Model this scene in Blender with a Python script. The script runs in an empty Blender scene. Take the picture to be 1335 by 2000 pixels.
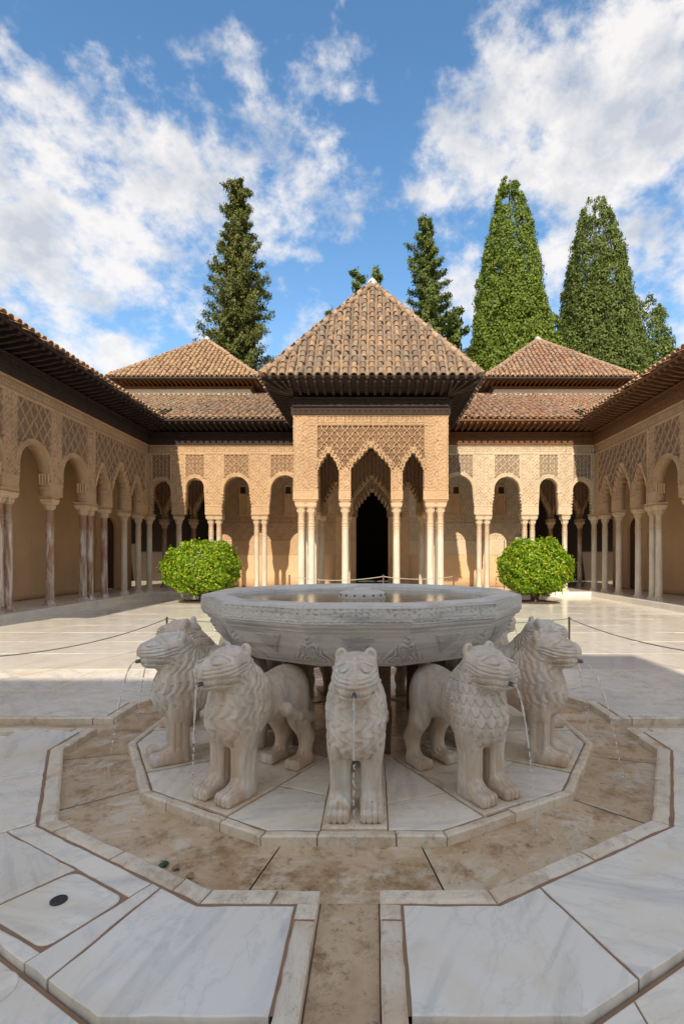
import bpy, math, random
import numpy as np
from math import sin, cos, pi, radians, sqrt, atan2
random.seed(7); rng = np.random.default_rng(7)
S = bpy.context.scene
COL = S.collection

# ------------------------------------------------------------------ camera, sky, sun, exposure
CAMX, CAMH, F = 0.1, 1.35, 1000.0
cam = bpy.data.objects.new('camera', bpy.data.cameras.new('camera')); COL.objects.link(cam)
cam.location = (CAMX, 0, CAMH); cam.rotation_euler = (radians(90), 0, 0)
cam.data.sensor_width = 36; cam.data.lens = 18
cam.data.shift_x = -63.5/2000; cam.data.shift_y = 88/2000
cam.data.clip_start = 0.05; cam.data.clip_end = 3000
S.camera = cam
S.view_settings.view_transform = 'Standard'; S.view_settings.look = 'None'
S.view_settings.gamma = 1; S.view_settings.use_curve_mapping = False
S.view_settings.exposure = 1.42
try: S.view_settings.use_white_balance = True; S.view_settings.white_balance_temperature = 7600
except Exception: pass
SUN = (0.13, 1.47, -1.0)                      # the way the light travels
sun_el = math.atan2(1.0, math.hypot(SUN[0], SUN[1]))
sun_az = math.atan2(-SUN[0], -SUN[1])         # compass bearing of the sun, from +Y towards +X
W = bpy.data.worlds.new('World'); S.world = W; W.use_nodes = True
sl = bpy.data.lights.new('sun', 'SUN'); sl.energy = 2.05; sl.angle = radians(0.5); sl.color = (1.0, 0.95, 0.86)
so = bpy.data.objects.new('sun', sl); COL.objects.link(so)
from mathutils import Vector, Matrix
so.rotation_euler = Vector(SUN).to_track_quat('-Z', 'Y').to_euler()
so.location = (0, -20, 30)

def build_world():
    nt = W.node_tree; N = nt.nodes; L = nt.links
    for n in list(N): N.remove(n)
    out = N.new('ShaderNodeOutputWorld'); bg = N.new('ShaderNodeBackground'); L.new(bg.outputs[0], out.inputs[0])
    bg.inputs[1].default_value = 0.15
    sky = N.new('ShaderNodeTexSky'); sky.sky_type = 'NISHITA'; sky.sun_disc = False
    sky.sun_elevation = sun_el; sky.sun_rotation = sun_az; sky.air_density = 1.0; sky.dust_density = 0.6; sky.ozone_density = 1.5
    tc = N.new('ShaderNodeTexCoord')
    def math_(op, a, b=None, c=None):
        n = N.new('ShaderNodeMath'); n.operation = op
        for i, v in enumerate((a, b, c)):
            if v is None: continue
            if isinstance(v, (int, float)): n.inputs[i].default_value = v
            else: L.new(v, n.inputs[i])
        return n.outputs[0]
    mp = N.new('ShaderNodeMapping'); L.new(tc.outputs['Generated'], mp.inputs[0]); mp.inputs['Scale'].default_value = (1, 1, 1.35)
    mp.inputs['Rotation'].default_value = (0, radians(24), 0)
    n1 = N.new('ShaderNodeTexNoise'); n1.inputs['Scale'].default_value = 8.5; n1.inputs['Detail'].default_value = 12
    n1.inputs['Roughness'].default_value = 0.6; n1.inputs['Distortion'].default_value = 0.18; L.new(mp.outputs[0], n1.inputs['Vector'])
    n2 = N.new('ShaderNodeTexNoise'); n2.inputs['Scale'].default_value = 21; n2.inputs['Detail'].default_value = 8
    n2.inputs['Roughness'].default_value = 0.6; L.new(mp.outputs[0], n2.inputs['Vector'])
    dens = math_('ADD', math_('MULTIPLY', math_('SUBTRACT', n1.outputs[0], 0.5), 2.7), math_('MULTIPLY', math_('SUBTRACT', n2.outputs[0], 0.5), 2.0))
    # broad cloud banks and clear patches, each a direction in the sky
    blobs = [(60,430,330,.60),(190,560,260,.55),(330,300,210,.42),(250,400,200,.30),(470,230,130,.34),(620,170,130,.36),(730,120,90,.30),(410,90,80,.15),
             (60,150,90,.20),(200,120,130,-.50),(330,60,140,-.45),(560,40,120,-.35),(430,440,60,-.2),(120,60,120,-.15),
             (1300,140,230,.80),(1180,240,170,.65),(1030,300,170,.50),(1330,450,260,.75),(1150,60,120,.25),(990,80,90,.55),(960,200,80,.40),(880,200,60,.20),
             (880,340,90,.45),(800,350,60,.35),(850,100,80,-.40),(800,40,120,-.40),(740,230,90,-.35),(650,260,60,.10),(560,430,80,.70),(680,350,75,.60),(690,440,55,.62),(610,480,45,.5),
             (640,560,110,-.75),(770,490,70,-.5),(560,330,45,-.2),(300,640,90,-.45),(395,530,70,-.45),(240,700,55,1.0),(600,640,60,1.1),(680,610,40,.4),(1085,500,55,1.0),(1060,440,50,-.7),(900,550,60,.9),(1250,560,100,.3),(930,430,60,-.2)]
    # cloud cover out of view, much as in view, added to fill the foreground
    vm = N.new('ShaderNodeVectorMath'); vm.operation = 'DISTANCE'; L.new(tc.outputs['Generated'], vm.inputs[0]); vm.inputs[1].default_value = Vector((0, 1, .55)).normalized()
    mo = N.new('ShaderNodeMapRange'); mo.interpolation_type = 'SMOOTHSTEP'; L.new(vm.outputs['Value'], mo.inputs[0]); mo.inputs[1].default_value = .45; mo.inputs[2].default_value = 1.0; mo.inputs[3].default_value = 0; mo.inputs[4].default_value = .62
    tot = math_('ADD', dens, mo.outputs[0])
    for (px, py, r, w) in blobs:
        v = Vector(((px-731)/1000, 1, (1088-py)/1000)); k = v.length; v.normalize()
        vm = N.new('ShaderNodeVectorMath'); vm.operation = 'DISTANCE'; L.new(tc.outputs['Generated'], vm.inputs[0]); vm.inputs[1].default_value = v
        mr = N.new('ShaderNodeMapRange'); mr.interpolation_type = 'SMOOTHSTEP'; L.new(vm.outputs['Value'], mr.inputs[0])
        mr.inputs[1].default_value = 0; mr.inputs[2].default_value = r*1.5/1000/k; mr.inputs[3].default_value = w*.72; mr.inputs[4].default_value = 0
        tot = math_('ADD', tot, mr.outputs[0])
    mask = N.new('ShaderNodeMapRange'); mask.interpolation_type = 'SMOOTHSTEP'; L.new(tot, mask.inputs[0])
    mask.inputs[1].default_value = -0.02; mask.inputs[2].default_value = 1.0; mask.inputs[3].default_value = 0.0; mask.inputs[4].default_value = 0.90
    n3 = N.new('ShaderNodeTexNoise'); n3.inputs['Scale'].default_value = 7.5; n3.inputs['Detail'].default_value = 10; n3.inputs['Roughness'].default_value = 0.6; L.new(mp.outputs[0], n3.inputs['Vector'])
    shade = N.new('ShaderNodeMapRange'); L.new(math_('ADD', n3.outputs[0], math_('MULTIPLY', tot, -0.06)), shade.inputs[0])
    shade.inputs[1].default_value = 0.30; shade.inputs[2].default_value = 0.50; shade.inputs[3].default_value = 0; shade.inputs[4].default_value = 1
    cc = N.new('ShaderNodeMix'); cc.data_type = 'RGBA'; L.new(shade.outputs[0], cc.inputs[0])
    cc.inputs[6].default_value = (1.45, 1.66, 2.05, 1); cc.inputs[7].default_value = (2.4, 2.5, 2.75, 1)
    # rows of cumulus near the horizon come out whiter
    hs = N.new('ShaderNodeHueSaturation'); hs.inputs['Saturation'].default_value = 1.26; hs.inputs['Value'].default_value = 0.67; L.new(sky.outputs[0], hs.inputs['Color'])
    mx = N.new('ShaderNodeMix'); mx.data_type = 'RGBA'; L.new(mask.outputs[0], mx.inputs[0]); L.new(hs.outputs[0], mx.inputs[6]); L.new(cc.outputs[2], mx.inputs[7])
    L.new(mx.outputs[2], bg.inputs[0])
build_world()

# ------------------------------------------------------------------ helpers
def P(px, py, Y=None, z=0.0):
    """photo pixel -> world, at depth Y or on the level z"""
    if Y is None: Y = (CAMH - z)*F/(py - 1088.0)
    return ((px-731)/F*Y + CAMX, Y, CAMH + (1088-py)/F*Y)

def link(o, parent=None):
    COL.objects.link(o)
    if parent is not None: o.parent = parent
    return o
def tag(o, label=None, cat=None, group=None, kind=None):
    if label: o['label'] = label
    if cat: o['category'] = cat
    if group: o['group'] = group
    if kind: o['kind'] = kind
    return o
def empty(name, loc=(0, 0, 0), rz=0.0, **k):
    o = bpy.data.objects.new(name, None); COL.objects.link(o); o.location = loc; o.rotation_euler = (0, 0, rz)
    o.empty_display_size = 0.2
    return tag(o, **k)
def npmesh(name, V, Q, mat=None, smooth=False, attr=None):
    """V (n,3), Q (m,3) or (m,4)"""
    V = np.asarray(V, dtype=np.float32); Q = np.asarray(Q, dtype=np.int32)
    me = bpy.data.meshes.new(name); me.vertices.add(len(V)); me.vertices.foreach_set('co', V.ravel())
    k = Q.shape[1]; me.loops.add(Q.size); me.loops.foreach_set('vertex_index', Q.ravel())
    me.polygons.add(len(Q)); me.polygons.foreach_set('loop_start', np.arange(0, Q.size, k, dtype=np.int32))
    me.polygons.foreach_set('loop_total', np.full(len(Q), k, dtype=np.int32))
    if smooth: me.polygons.foreach_set('use_smooth', np.ones(len(Q), dtype=bool))
    if attr is not None:
        a = me.attributes.new('rnd', 'FLOAT', 'FACE'); a.data.foreach_set('value', np.asarray(attr, dtype=np.float32))
    me.update(calc_edges=True)
    if mat: me.materials.append(mat)
    return me
class MB:
    def __init__(s): s.v = []; s.f = []; s.r = []
    def add(s, vs, fs, r=None):
        n = len(s.v); s.v += [tuple(p) for p in vs]; s.f += [tuple(i+n for i in f) for f in fs]
        s.r += [random.random() if r is None else r]*len(fs); return s
    def box(s, x0, x1, y0, y1, z0, z1, M=None):
        vs = [(x, y, z) for z in (z0, z1) for (x, y) in ((x0, y0), (x1, y0), (x1, y1), (x0, y1))]
        if M is not None: vs = [M @ Vector(v) for v in vs]
        return s.add(vs, [(0, 3, 2, 1), (4, 5, 6, 7), (0, 1, 5, 4), (1, 2, 6, 5), (2, 3, 7, 6), (3, 0, 4, 7)])
    def bar(s, p, q, w, h, up=(0, 0, 1)):
        p = Vector(p); q = Vector(q); d = (q-p).normalized(); u = Vector(up); sd = d.cross(u).normalized(); u = sd.cross(d)
        vs = [c + sd*a*w/2 + u*b*h/2 for c in (p, q) for (a, b) in ((-1, -1), (1, -1), (1, 1), (-1, 1))]
        return s.add(vs, [(0, 1, 2, 3), (7, 6, 5, 4), (0, 4, 5, 1), (1, 5, 6, 2), (2, 6, 7, 3), (3, 7, 4, 0)])
    def lathe(s, prof, n=16, c=(0, 0), rot=0.0, sq=None, cap=True):
        vs = []
        for (r, z) in prof:
            for i in range(n):
                a = rot + 2*pi*i/n; vs.append((c[0]+r*cos(a), c[1]+r*sin(a), z))
        fs = []
        for k in range(len(prof)-1):
            for i in range(n): fs.append((k*n+i, k*n+(i+1) % n, (k+1)*n+(i+1) % n, (k+1)*n+i))
        if cap: fs.append(tuple(range((len(prof)-1)*n, len(prof)*n))); fs.append(tuple(reversed(range(n))))
        return s.add(vs, fs)
    def tube(s, pts, r, n=8):
        pts = [Vector(p) for p in pts]; rs = r if isinstance(r, (list, tuple)) else [r]*len(pts); vs = []
        for i, p in enumerate(pts):
            d = (pts[min(i+1, len(pts)-1)]-pts[max(i-1, 0)]).normalized()
            a = Vector((0, 0, 1)) if abs(d.z) < .9 else Vector((1, 0, 0)); u = d.cross(a).normalized(); w = u.cross(d)
            for k in range(n):
                t = 2*pi*k/n; vs.append(p+(u*cos(t)+w*sin(t))*rs[i])
        fs = [(i*n+k, i*n+(k+1) % n, (i+1)*n+(k+1) % n, (i+1)*n+k) for i in range(len(pts)-1) for k in range(n)]
        fs += [tuple(reversed(range(n))), tuple(range((len(pts)-1)*n, len(pts)*n))]
        return s.add(vs, fs)
    def mesh(s, name, mat, smooth=False):
        me = bpy.data.meshes.new(name); me.from_pydata([tuple(v) for v in s.v], [], s.f)
        a = me.attributes.new('rnd', 'FLOAT', 'FACE'); a.data.foreach_set('value', s.r)
        if smooth is True: me.shade_smooth()
        elif smooth:
            me.shade_smooth()
            try: me.set_sharp_from_angle(angle=smooth)
            except Exception: pass
        if mat: me.materials.append(mat)
        return me
    def build(s, name, mat, parent=None, smooth=False, **k):
        return tag(link(bpy.data.objects.new(name, s.mesh(name, mat, smooth)), parent), **k)
def inst(name, me, parent=None, M=None, **k):
    o = bpy.data.objects.new(name, me); link(o, parent)
    if M is not None: o.matrix_basis = M
    return tag(o, **k)

# ------------------------------------------------------------------ materials
class Mat:
    def __init__(s, name):
        s.m = bpy.data.materials.new(name); s.m.use_nodes = True; s.nt = s.m.node_tree; s.N = s.nt.nodes; s.L = s.nt.links
        s.b = s.N['Principled BSDF']; s.tc = s.N.new('ShaderNodeTexCoord').outputs['Object']; s.oi = None
    def put(s, sock, v):
        if isinstance(v, bpy.types.NodeSocket): s.L.new(v, sock)
        elif isinstance(v, (tuple, list)) and len(v) == 3 and sock.type == 'RGBA': sock.default_value = (*v, 1)
        else: sock.default_value = v
    def rnd(s):
        if s.oi is None: s.oi = s.N.new('ShaderNodeObjectInfo').outputs['Random']
        return s.oi
    def attr(s, n='rnd'):
        a = s.N.new('ShaderNodeAttribute'); a.attribute_name = n; return a.outputs['Fac']
    def math(s, op, a, b=0.0, c=0.0):
        n = s.N.new('ShaderNodeMath'); n.operation = op
        for i, v in enumerate((a, b, c)): s.put(n.inputs[i], v)
        return n.outputs[0]
    def vmath(s, op, a, b=(0, 0, 0)):
        n = s.N.new('ShaderNodeVectorMath'); n.operation = op; s.put(n.inputs[0], a); s.put(n.inputs[1], b); return n.outputs[0]
    def scale(s, vec, k):
        n = s.N.new('ShaderNodeMapping'); s.put(n.inputs[0], vec); n.inputs['Scale'].default_value = k; return n.outputs[0]
    def noise(s, vec, sc, det=5, rough=.55, dist=0.0):
        n = s.N.new('ShaderNodeTexNoise'); s.put(n.inputs['Vector'], vec); n.inputs['Scale'].default_value = sc
        n.inputs['Detail'].default_value = det; n.inputs['Roughness'].default_value = rough; n.inputs['Distortion'].default_value = dist; return n.outputs[0]
    def voro(s, vec, sc, feat='F1', out='Distance'):
        n = s.N.new('ShaderNodeTexVoronoi'); n.feature = feat; s.put(n.inputs['Vector'], vec); n.inputs['Scale'].default_value = sc; return n.outputs[out]
    def ramp(s, f, stops):
        n = s.N.new('ShaderNodeValToRGB'); s.put(n.inputs[0], f); e = n.color_ramp.elements
        while len(e) < len(stops): e.new(0.5)
        for i, (p, c) in enumerate(stops): e[i].position = p; e[i].color = (*c, 1) if len(c) == 3 else c
        return n.outputs[0]
    def rng(s, f, a, b, c=0.0, d=1.0):
        n = s.N.new('ShaderNodeMapRange'); s.put(n.inputs[0], f)
        for i, v in enumerate((a, b, c, d)): s.put(n.inputs[i+1], v)
        return n.outputs[0]
    def mix(s, f, a, b, mode='MIX'):
        n = s.N.new('ShaderNodeMix'); n.data_type = 'RGBA'; n.blend_type = mode; s.put(n.inputs[0], f); s.put(n.inputs[6], a); s.put(n.inputs[7], b); return n.outputs[2]
    def shift(s, k=60):       # object space moved and turned by the object's own random number
        r = s.rnd(); n = s.N.new('ShaderNodeVectorRotate'); n.rotation_type = 'Z_AXIS'; s.put(n.inputs['Vector'], s.tc); s.put(n.inputs['Angle'], s.math('MULTIPLY', r, 6.28))
        c = s.N.new('ShaderNodeCombineXYZ'); s.put(c.inputs[0], s.math('MULTIPLY', r, k)); s.put(c.inputs[1], s.math('MULTIPLY', r, k*1.7)); s.put(c.inputs[2], s.math('MULTIPLY', r, k*.6))
        return s.vmath('ADD', n.outputs[0], c.outputs[0])
    def fin(s, col, rough=.6, bump=None, bs=.5, bd=.01, spec=None):
        s.put(s.b.inputs['Base Color'], col); s.put(s.b.inputs['Roughness'], rough)
        if spec is not None: s.put(s.b.inputs['Specular IOR Level'], spec)
        if bump is not None:
            n = s.N.new('ShaderNodeBump'); n.inputs['Strength'].default_value = bs; n.inputs['Distance'].default_value = bd
            s.put(n.inputs['Height'], bump); s.L.new(n.outputs[0], s.b.inputs['Normal'])
        return s.m
M = {}
def flat(name, col, rough=.6, metal=0.0):
    m = Mat(name); m.put(m.b.inputs['Metallic'], metal)
    n = m.noise(m.tc, 9, 4)
    return m.fin(m.mix(m.rng(n, .3, .7), tuple(c*.82 for c in col), tuple(c*1.12 for c in col)), rough)
def marble(name, base, vein, warm, vs=1.6, stretch=(1, 7, 3), rough=.32, warm_amt=.55, vein_amt=.7, bump=.1, dirt=0.0):
    m = Mat(name); v = m.shift()
    w = m.noise(m.scale(v, stretch), vs, 6, .6, 1.3)
    vn = m.rng(w, .50, .68, 0, vein_amt); vn2 = m.rng(m.math('ABSOLUTE', m.math('SUBTRACT', m.noise(m.scale(v, (1.4, 2.6, 2)), vs*.9, 8, .62, 1.8), .5)), 0, .022, .55, 0)
    c = m.mix(vn, base, vein); c = m.mix(m.math('MULTIPLY', vn2, .45), c, tuple(x*.72 for x in vein))
    wm = m.rng(m.noise(v, 2.3, 5, .6, .6), .48, .76, 0, warm_amt); c = m.mix(wm, c, warm)
    # each stone its own tone
    c = m.mix(1.0, c, m.ramp(m.rnd(), [(0, (.90, .90, .91)), (.45, (1, .99, .97)), (.75, (.95, .97, 1)), (1, (1.0, .975, .935))]), 'MULTIPLY')
    sp = m.rng(m.noise(v, 46, 3, .7), .70, .80, 0, .38); c = m.mix(sp, c, (.22, .17, .13))
    if dirt: 
        dn = m.rng(m.noise(v, 5, 10, .78), .50, .64, 0, dirt); c = m.mix(dn, c, (.33, .19, .085)); c = m.mix(m.rng(m.noise(v, 19, 9, .8), .56, .64, 0, dirt*.8), c, (.13, .085, .05))
    r = m.rng(m.noise(v, 5, 5), .3, .7, rough*.75, rough*1.3)
    return m.fin(c, r, m.noise(v, 30, 6, .6), bump, .004)
M['slab'] = marble('slab_marble', (.90, .83, .725), (.57, .555, .525), (.80, .63, .40), 1.1, (1, 6, 1), .28, .66, .66)
M['slab_far'] = marble('court_marble', (.78, .735, .665), (.62, .59, .54), (.58, .50, .39), .7, (1, 4, 1), .17, .4, .45, .05)
M['kerb'] = marble('kerb_marble', (.86, .75, .60), (.60, .54, .45), (.68, .46, .27), 3, (1, 4, 1), .45, .8, .5, .3, .5)
M['brown'] = marble('stained_marble', (.66, .485, .32), (.82, .75, .63), (.45, .27, .13), 3.2, (1, 1.6, 1), .20, 1.0, .75, .6, .95)
M['grey'] = marble('basin_marble', (.70, .665, .615), (.40, .39, .375), (.66, .56, .43), 1.6, (.6, .6, 9), .45, .22, .9, .25)
def lion_mat():
    m = Mat('lion_marble'); v = m.shift()
    r = m.rnd()
    w = m.noise(m.scale(v, (5, 5, .9)), 2.6, 7, .6, 1.0); c = m.mix(m.rng(w, .42, .66, 0, .8), (.83, .775, .695), (.46, .45, .425))
    sepz = m.N.new('ShaderNodeSeparateXYZ'); m.put(sepz.inputs[0], m.tc)
    # lime and rust stains left by the water, strongest on chest and paws
    low = m.rng(sepz.outputs[2], .02, .42, .95, .55)
    st = m.math('MULTIPLY', m.rng(m.noise(m.scale(v, (3.2, 3.2, 1.1)), 2.0, 6, .65, .8), .36, .58), m.math('ADD', low, .0))
    c = m.mix(st, c, (.62, .44, .30)); c = m.mix(m.rng(m.noise(v, 8, 7, .7), .56, .75, 0, .5), c, (.50, .39, .29))
    c = m.mix(1.0, c, m.ramp(r, [(0, (.98, .93, .88)), (.5, (1, .99, .97)), (1, (.94, .96, .97))]), 'MULTIPLY')
    b = m.math('ADD', m.noise(v, 60, 5, .6), m.noise(m.scale(v, (6, 6, 2)), 8, 3))
    return m.fin(c, .42, b, .6, .006)
M['lion'] = lion_mat()
def stucco(name, base, k=1.0, sc=26, depth=.9):
    m = Mat(name); v = m.tc
    a = m.voro(v, sc, 'SMOOTH_F1'); b = m.noise(v, sc*.9, 6, .62, 1.5)
    h = m.math('ADD', m.math('MULTIPLY', a, .8), m.math('MULTIPLY', m.math('ABSOLUTE', m.math('SUBTRACT', b, .5)), 3.0))
    big = m.noise(v, .9, 6, .6); mid = m.noise(v, 6, 5, .6)
    c = m.mix(m.rng(big, .3, .7), tuple(x*.84 for x in base), tuple(x*1.1 for x in base))
    c = m.mix(m.rng(mid, .45, .75, 0, .35), c, (base[0]*.98, base[1]*.82, base[2]*.66))
    c = m.mix(m.rng(m.noise(m.scale(v, (3, 3, .5)), 1.5, 7, .7), .55, .8, 0, .4), c, tuple(x*.66 for x in base))
    c = m.mix(m.attr('ground'), c, (base[0]*.56, base[1]*.53, base[2]*.54))  # deep carving darkened in the colour, by the depth of the relief
    return m.fin(c, .9, h, depth, .02*k, .15)
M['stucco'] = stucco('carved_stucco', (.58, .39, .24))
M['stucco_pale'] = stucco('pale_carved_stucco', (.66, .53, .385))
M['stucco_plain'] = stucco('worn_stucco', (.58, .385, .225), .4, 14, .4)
def plaster(name, base):
    m = Mat(name); v = m.tc
    c = m.mix(m.rng(m.noise(v, .8, 6, .6), .3, .7), tuple(x*.88 for x in base), tuple(x*1.08 for x in base))
    c = m.mix(m.rng(m.noise(m.scale(v, (4, 4, .6)), 1.2, 8, .7), .5, .8, 0, .35), c, tuple(x*.78 for x in base))
    return m.fin(c, .85, m.noise(v, 18, 6, .6), .3, .006, .2)
M['plaster'] = plaster('ochre_plaster', (.62, .41, .245))
M['cream'] = plaster('cream_plaster', (.74, .64, .49))
M['dark_room'] = plaster('dark_hall_plaster', (.05, .035, .025))  # near black: the dark of unlit halls and openings is put into the colour
def shaft(name, top, stain, amt):
    m = Mat(name); v = m.shift(40)
    w = m.noise(m.scale(v, (3, 3, .6)), 2.2, 7, .62, .8)
    c = m.mix(m.rng(w, .40, .60, 0, amt), top, stain)
    c = m.mix(m.rng(m.noise(m.scale(v, (6, 6, 1.2)), 3, 6), .5, .7, 0, .5), c, tuple(x*.75 for x in top))
    sz = m.N.new('ShaderNodeSeparateXYZ'); m.put(sz.inputs[0], m.tc); hh = m.math('ADD', sz.outputs[2], m.math('MULTIPLY', m.noise(v, 3, 5), .9))
    c = m.mix(m.rng(hh, 2.25, 2.75, 0, .8), c, tuple(x*k for x, k in zip(stain, (1.0, .92, .85))))
    return m.fin(c, .5, m.noise(v, 25, 5), .2, .004)
M['shaft'] = shaft('white_column_marble', (.60, .54, .455), (.48, .355, .24), .6)
M['shaft_old'] = shaft('stained_column_marble', (.60, .53, .46), (.27, .145, .09), 1.0)
M['capital'] = stucco('capital_marble', (.60, .46, .32), .5, 40, .8)
M['capital_pale'] = stucco('pale_capital_marble', (.66, .56, .43), .5, 40, .8)
def wood(name, base):
    m = Mat(name); v = m.tc
    g = m.noise(m.scale(v, (1, 1, 12)), 7, 6, .6, .4)
    c = m.mix(m.rng(g, .35, .65), tuple(x*.6 for x in base), tuple(x*1.25 for x in base))
    return m.fin(c, .75, g, .4, .008, .25)
M['wood'] = wood('dark_carved_wood', (.042, .026, .021))
M['wood_warm'] = wood('reddish_carved_wood', (.17, .078, .036))  # redder paint, with sun and bounce on the right eaves also in the tone
M['wood_door'] = wood('old_door_wood', (.10, .045, .03))
def tile(name, use_attr, tones):
    m = Mat(name); r = m.attr() if use_attr else m.rnd()
    v = m.tc if use_attr else m.shift(50)
    c = m.ramp(r, [(p_, tuple(x*k for x, k in zip(t_, (.82, .78, .74)))) for p_, t_ in tones])
    c = m.mix(m.rng(m.noise(v, 7, 7, .7), .40, .66, 0, .85), c, (.16, .125, .10))
    c = m.mix(m.rng(m.noise(v, 21, 5, .7), .55, .72, 0, .6), c, (.50, .43, .33))
    return m.fin(c, .88, m.noise(v, 30, 6, .65), .5, .01, .2)
TW = [(0, (.26, .175, .12)), (.2, (.40, .25, .155)), (.4, (.30, .225, .17)), (.6, (.46, .32, .20)), (.8, (.36, .19, .12)), (.93, (.52, .40, .23)), (1, (.25, .21, .18))]
TR = [(0, (.40, .20, .12)), (.25, (.48, .28, .18)), (.5, (.40, .27, .20)), (.7, (.54, .38, .25)), (.85, (.46, .17, .09)), (1, (.30, .23, .19))]
TL = [(0, (.50, .28, .16)), (.3, (.56, .36, .20)), (.6, (.44, .26, .16)), (.85, (.62, .44, .24)), (1, (.36, .24, .17))]
TG = [(0, (.20, .15, .115)), (.35, (.30, .215, .155)), (.65, (.40, .25, .155)), (.85, (.47, .33, .21)), (1, (.22, .195, .17))]
for k, t in (('W', TW), ('R', TR), ('L', TL), ('G', TG)):
    M['tile'+k] = tile('clay_tile_'+k.lower(), False, t); M['tiles'+k] = tile('clay_tiles_'+k.lower(), True, t)
M['tile_edge'] = tile('clay_tile_edge', False, [(0, (.58, .34, .19)), (.5, (.64, .40, .23)), (1, (.50, .30, .18))])
M['pan'] = plaster('dark_roof_deck', (.12, .09, .065)); M['hip'] = tile('hip_mortar', True, [(0, (.48, .33, .22)), (.5, (.56, .40, .27)), (1, (.42, .29, .20))])  # dark deck: valley shade between tile rows put into its colour
M['lead'] = flat('lead_sheet', (.42, .44, .45), .5)
M['metal'] = flat('dark_metal', (.06, .055, .05), .5, .7); M['rope'] = flat('rope', (.35, .30, .24), .9); M['rope_dark'] = flat('dark_rope', (.10, .10, .10), .8)
M['post'] = flat('rusty_post', (.16, .085, .06), .7, .3); M['steel'] = flat('nozzle_steel', (.22, .22, .22), .35, .9)
M['rubber'] = flat('black_rubber', (.03, .03, .035), .45); M['soil'] = flat('soil', (.09, .06, .04), .95); M['mortar'] = flat('red_mortar', (.33, .20, .125), .95)
M['earth'] = flat('garden_earth', (.16, .13, .08), .95); M['white'] = flat('white_lamp_housing', (.6, .6, .6), .5)
def leafmat(name, stops, trans=.25, rough=.55):
    m = Mat(name); c = m.ramp(m.attr(), stops); m.put(m.b.inputs['Base Color'], c); m.put(m.b.inputs['Roughness'], rough); m.put(m.b.inputs['Specular IOR Level'], .3)
    t = m.N.new('ShaderNodeBsdfTranslucent'); m.put(t.inputs[0], c); mx = m.N.new('ShaderNodeMixShader'); mx.inputs[0].default_value = trans
    m.L.new(m.b.outputs[0], mx.inputs[1]); m.L.new(t.outputs[0], mx.inputs[2]); m.L.new(mx.outputs[0], m.N['Material Output'].inputs[0]); return m.m
M['leaf_bush'] = leafmat('box_leaf', [(0, (.09, .19, .010)), (.35, (.17, .32, .016)), (.8, (.28, .43, .028)), (1, (.50, .46, .05))], .35, .4)
M['leaf_airy'] = leafmat('cypress_leaf_olive', [(0, (.075, .095, .022)), (.5, (.12, .14, .032)), (.9, (.19, .19, .05)), (1, (.20, .17, .08))])
M['leaf_dense'] = leafmat('cypress_leaf_green', [(0, (.085, .13, .016)), (.5, (.135, .20, .026)), (1, (.20, .27, .04))])
M['leaf_blue'] = leafmat('cypress_leaf_dark', [(0, (.065, .10, .02)), (.5, (.11, .155, .032)), (1, (.17, .21, .05))])
M['bark'] = flat('bark', (.13, .09, .065), .9)
def water_mats():
    m = Mat('basin_water'); v = m.tc
    b = m.math('ADD', m.noise(m.scale(v, (1, 1.8, 1)), 9, 4, .5, .6), m.math('MULTIPLY', m.noise(v, 40, 3), .25))
    m.fin(m.mix(m.rng(m.noise(v, 3, 4), .35, .7), (.30, .215, .085), (.17, .15, .07)), .03, b, .10, .03, .6); M['water'] = m.m
    m = Mat('water_jet'); m.put(m.b.inputs['Transmission Weight'], .75); m.put(m.b.inputs['IOR'], 1.33)
    m.fin((.95, .97, 1), .08, m.noise(m.tc, 60, 2), .5, .01); M['jet'] = m.m
water_mats()

# ------------------------------------------------------------------ carved reliefs (heights in metres over the wall face)
def arab(u, z, f=0.125, amp=.018):
    k = 2*pi/f
    a = np.abs(np.sin(k*u/2 + 1.5*np.sin(k*z*.45))) * np.abs(np.sin(k*z/2 + 1.6*np.sin(k*u*.42)))
    b = np.cos(k*.31*u)*np.cos(k*.27*z)
    return -amp*(np.clip(1.3*a, 0, 1)) + amp*.5*b*a
def lattice(u, z, w=.30, h=.36, dep=.055, curl=.10):
    """sebka: two sets of ogee ribs, pierced looking field and a small palmette in each lozenge"""
    uu = u + curl*w*np.sin(4*pi*z/h)*.5
    p = uu/w + z/h; q = (u - curl*w*np.sin(4*pi*z/h)*.5)/w - z/h
    dp = np.abs(p-np.round(p)); dq = np.abs(q-np.round(q)); d = np.minimum(dp, dq)
    rib = np.clip(1.55 - d/.075, 0, 1)
    rib2 = np.clip(1.0 - np.abs(d-.20)/.040, 0, 1)*.62
    # palmette
    pc = p-np.floor(p)-.5; qc = q-np.floor(q)-.5; lu = (pc+qc)*w/2; lz = (pc-qc)*h/2
    r = np.hypot(lu/(w*.27), lz/(h*.30)); pal = np.clip(3*(1-r), 0, 1)*np.clip(.35+1.1*np.cos(2*pi*lu/(w*.17))*np.cos(2*pi*lz/(h*.20)), 0, 1)*.72
    return -dep*(1-np.maximum(np.maximum(rib, rib2), pal))
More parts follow.
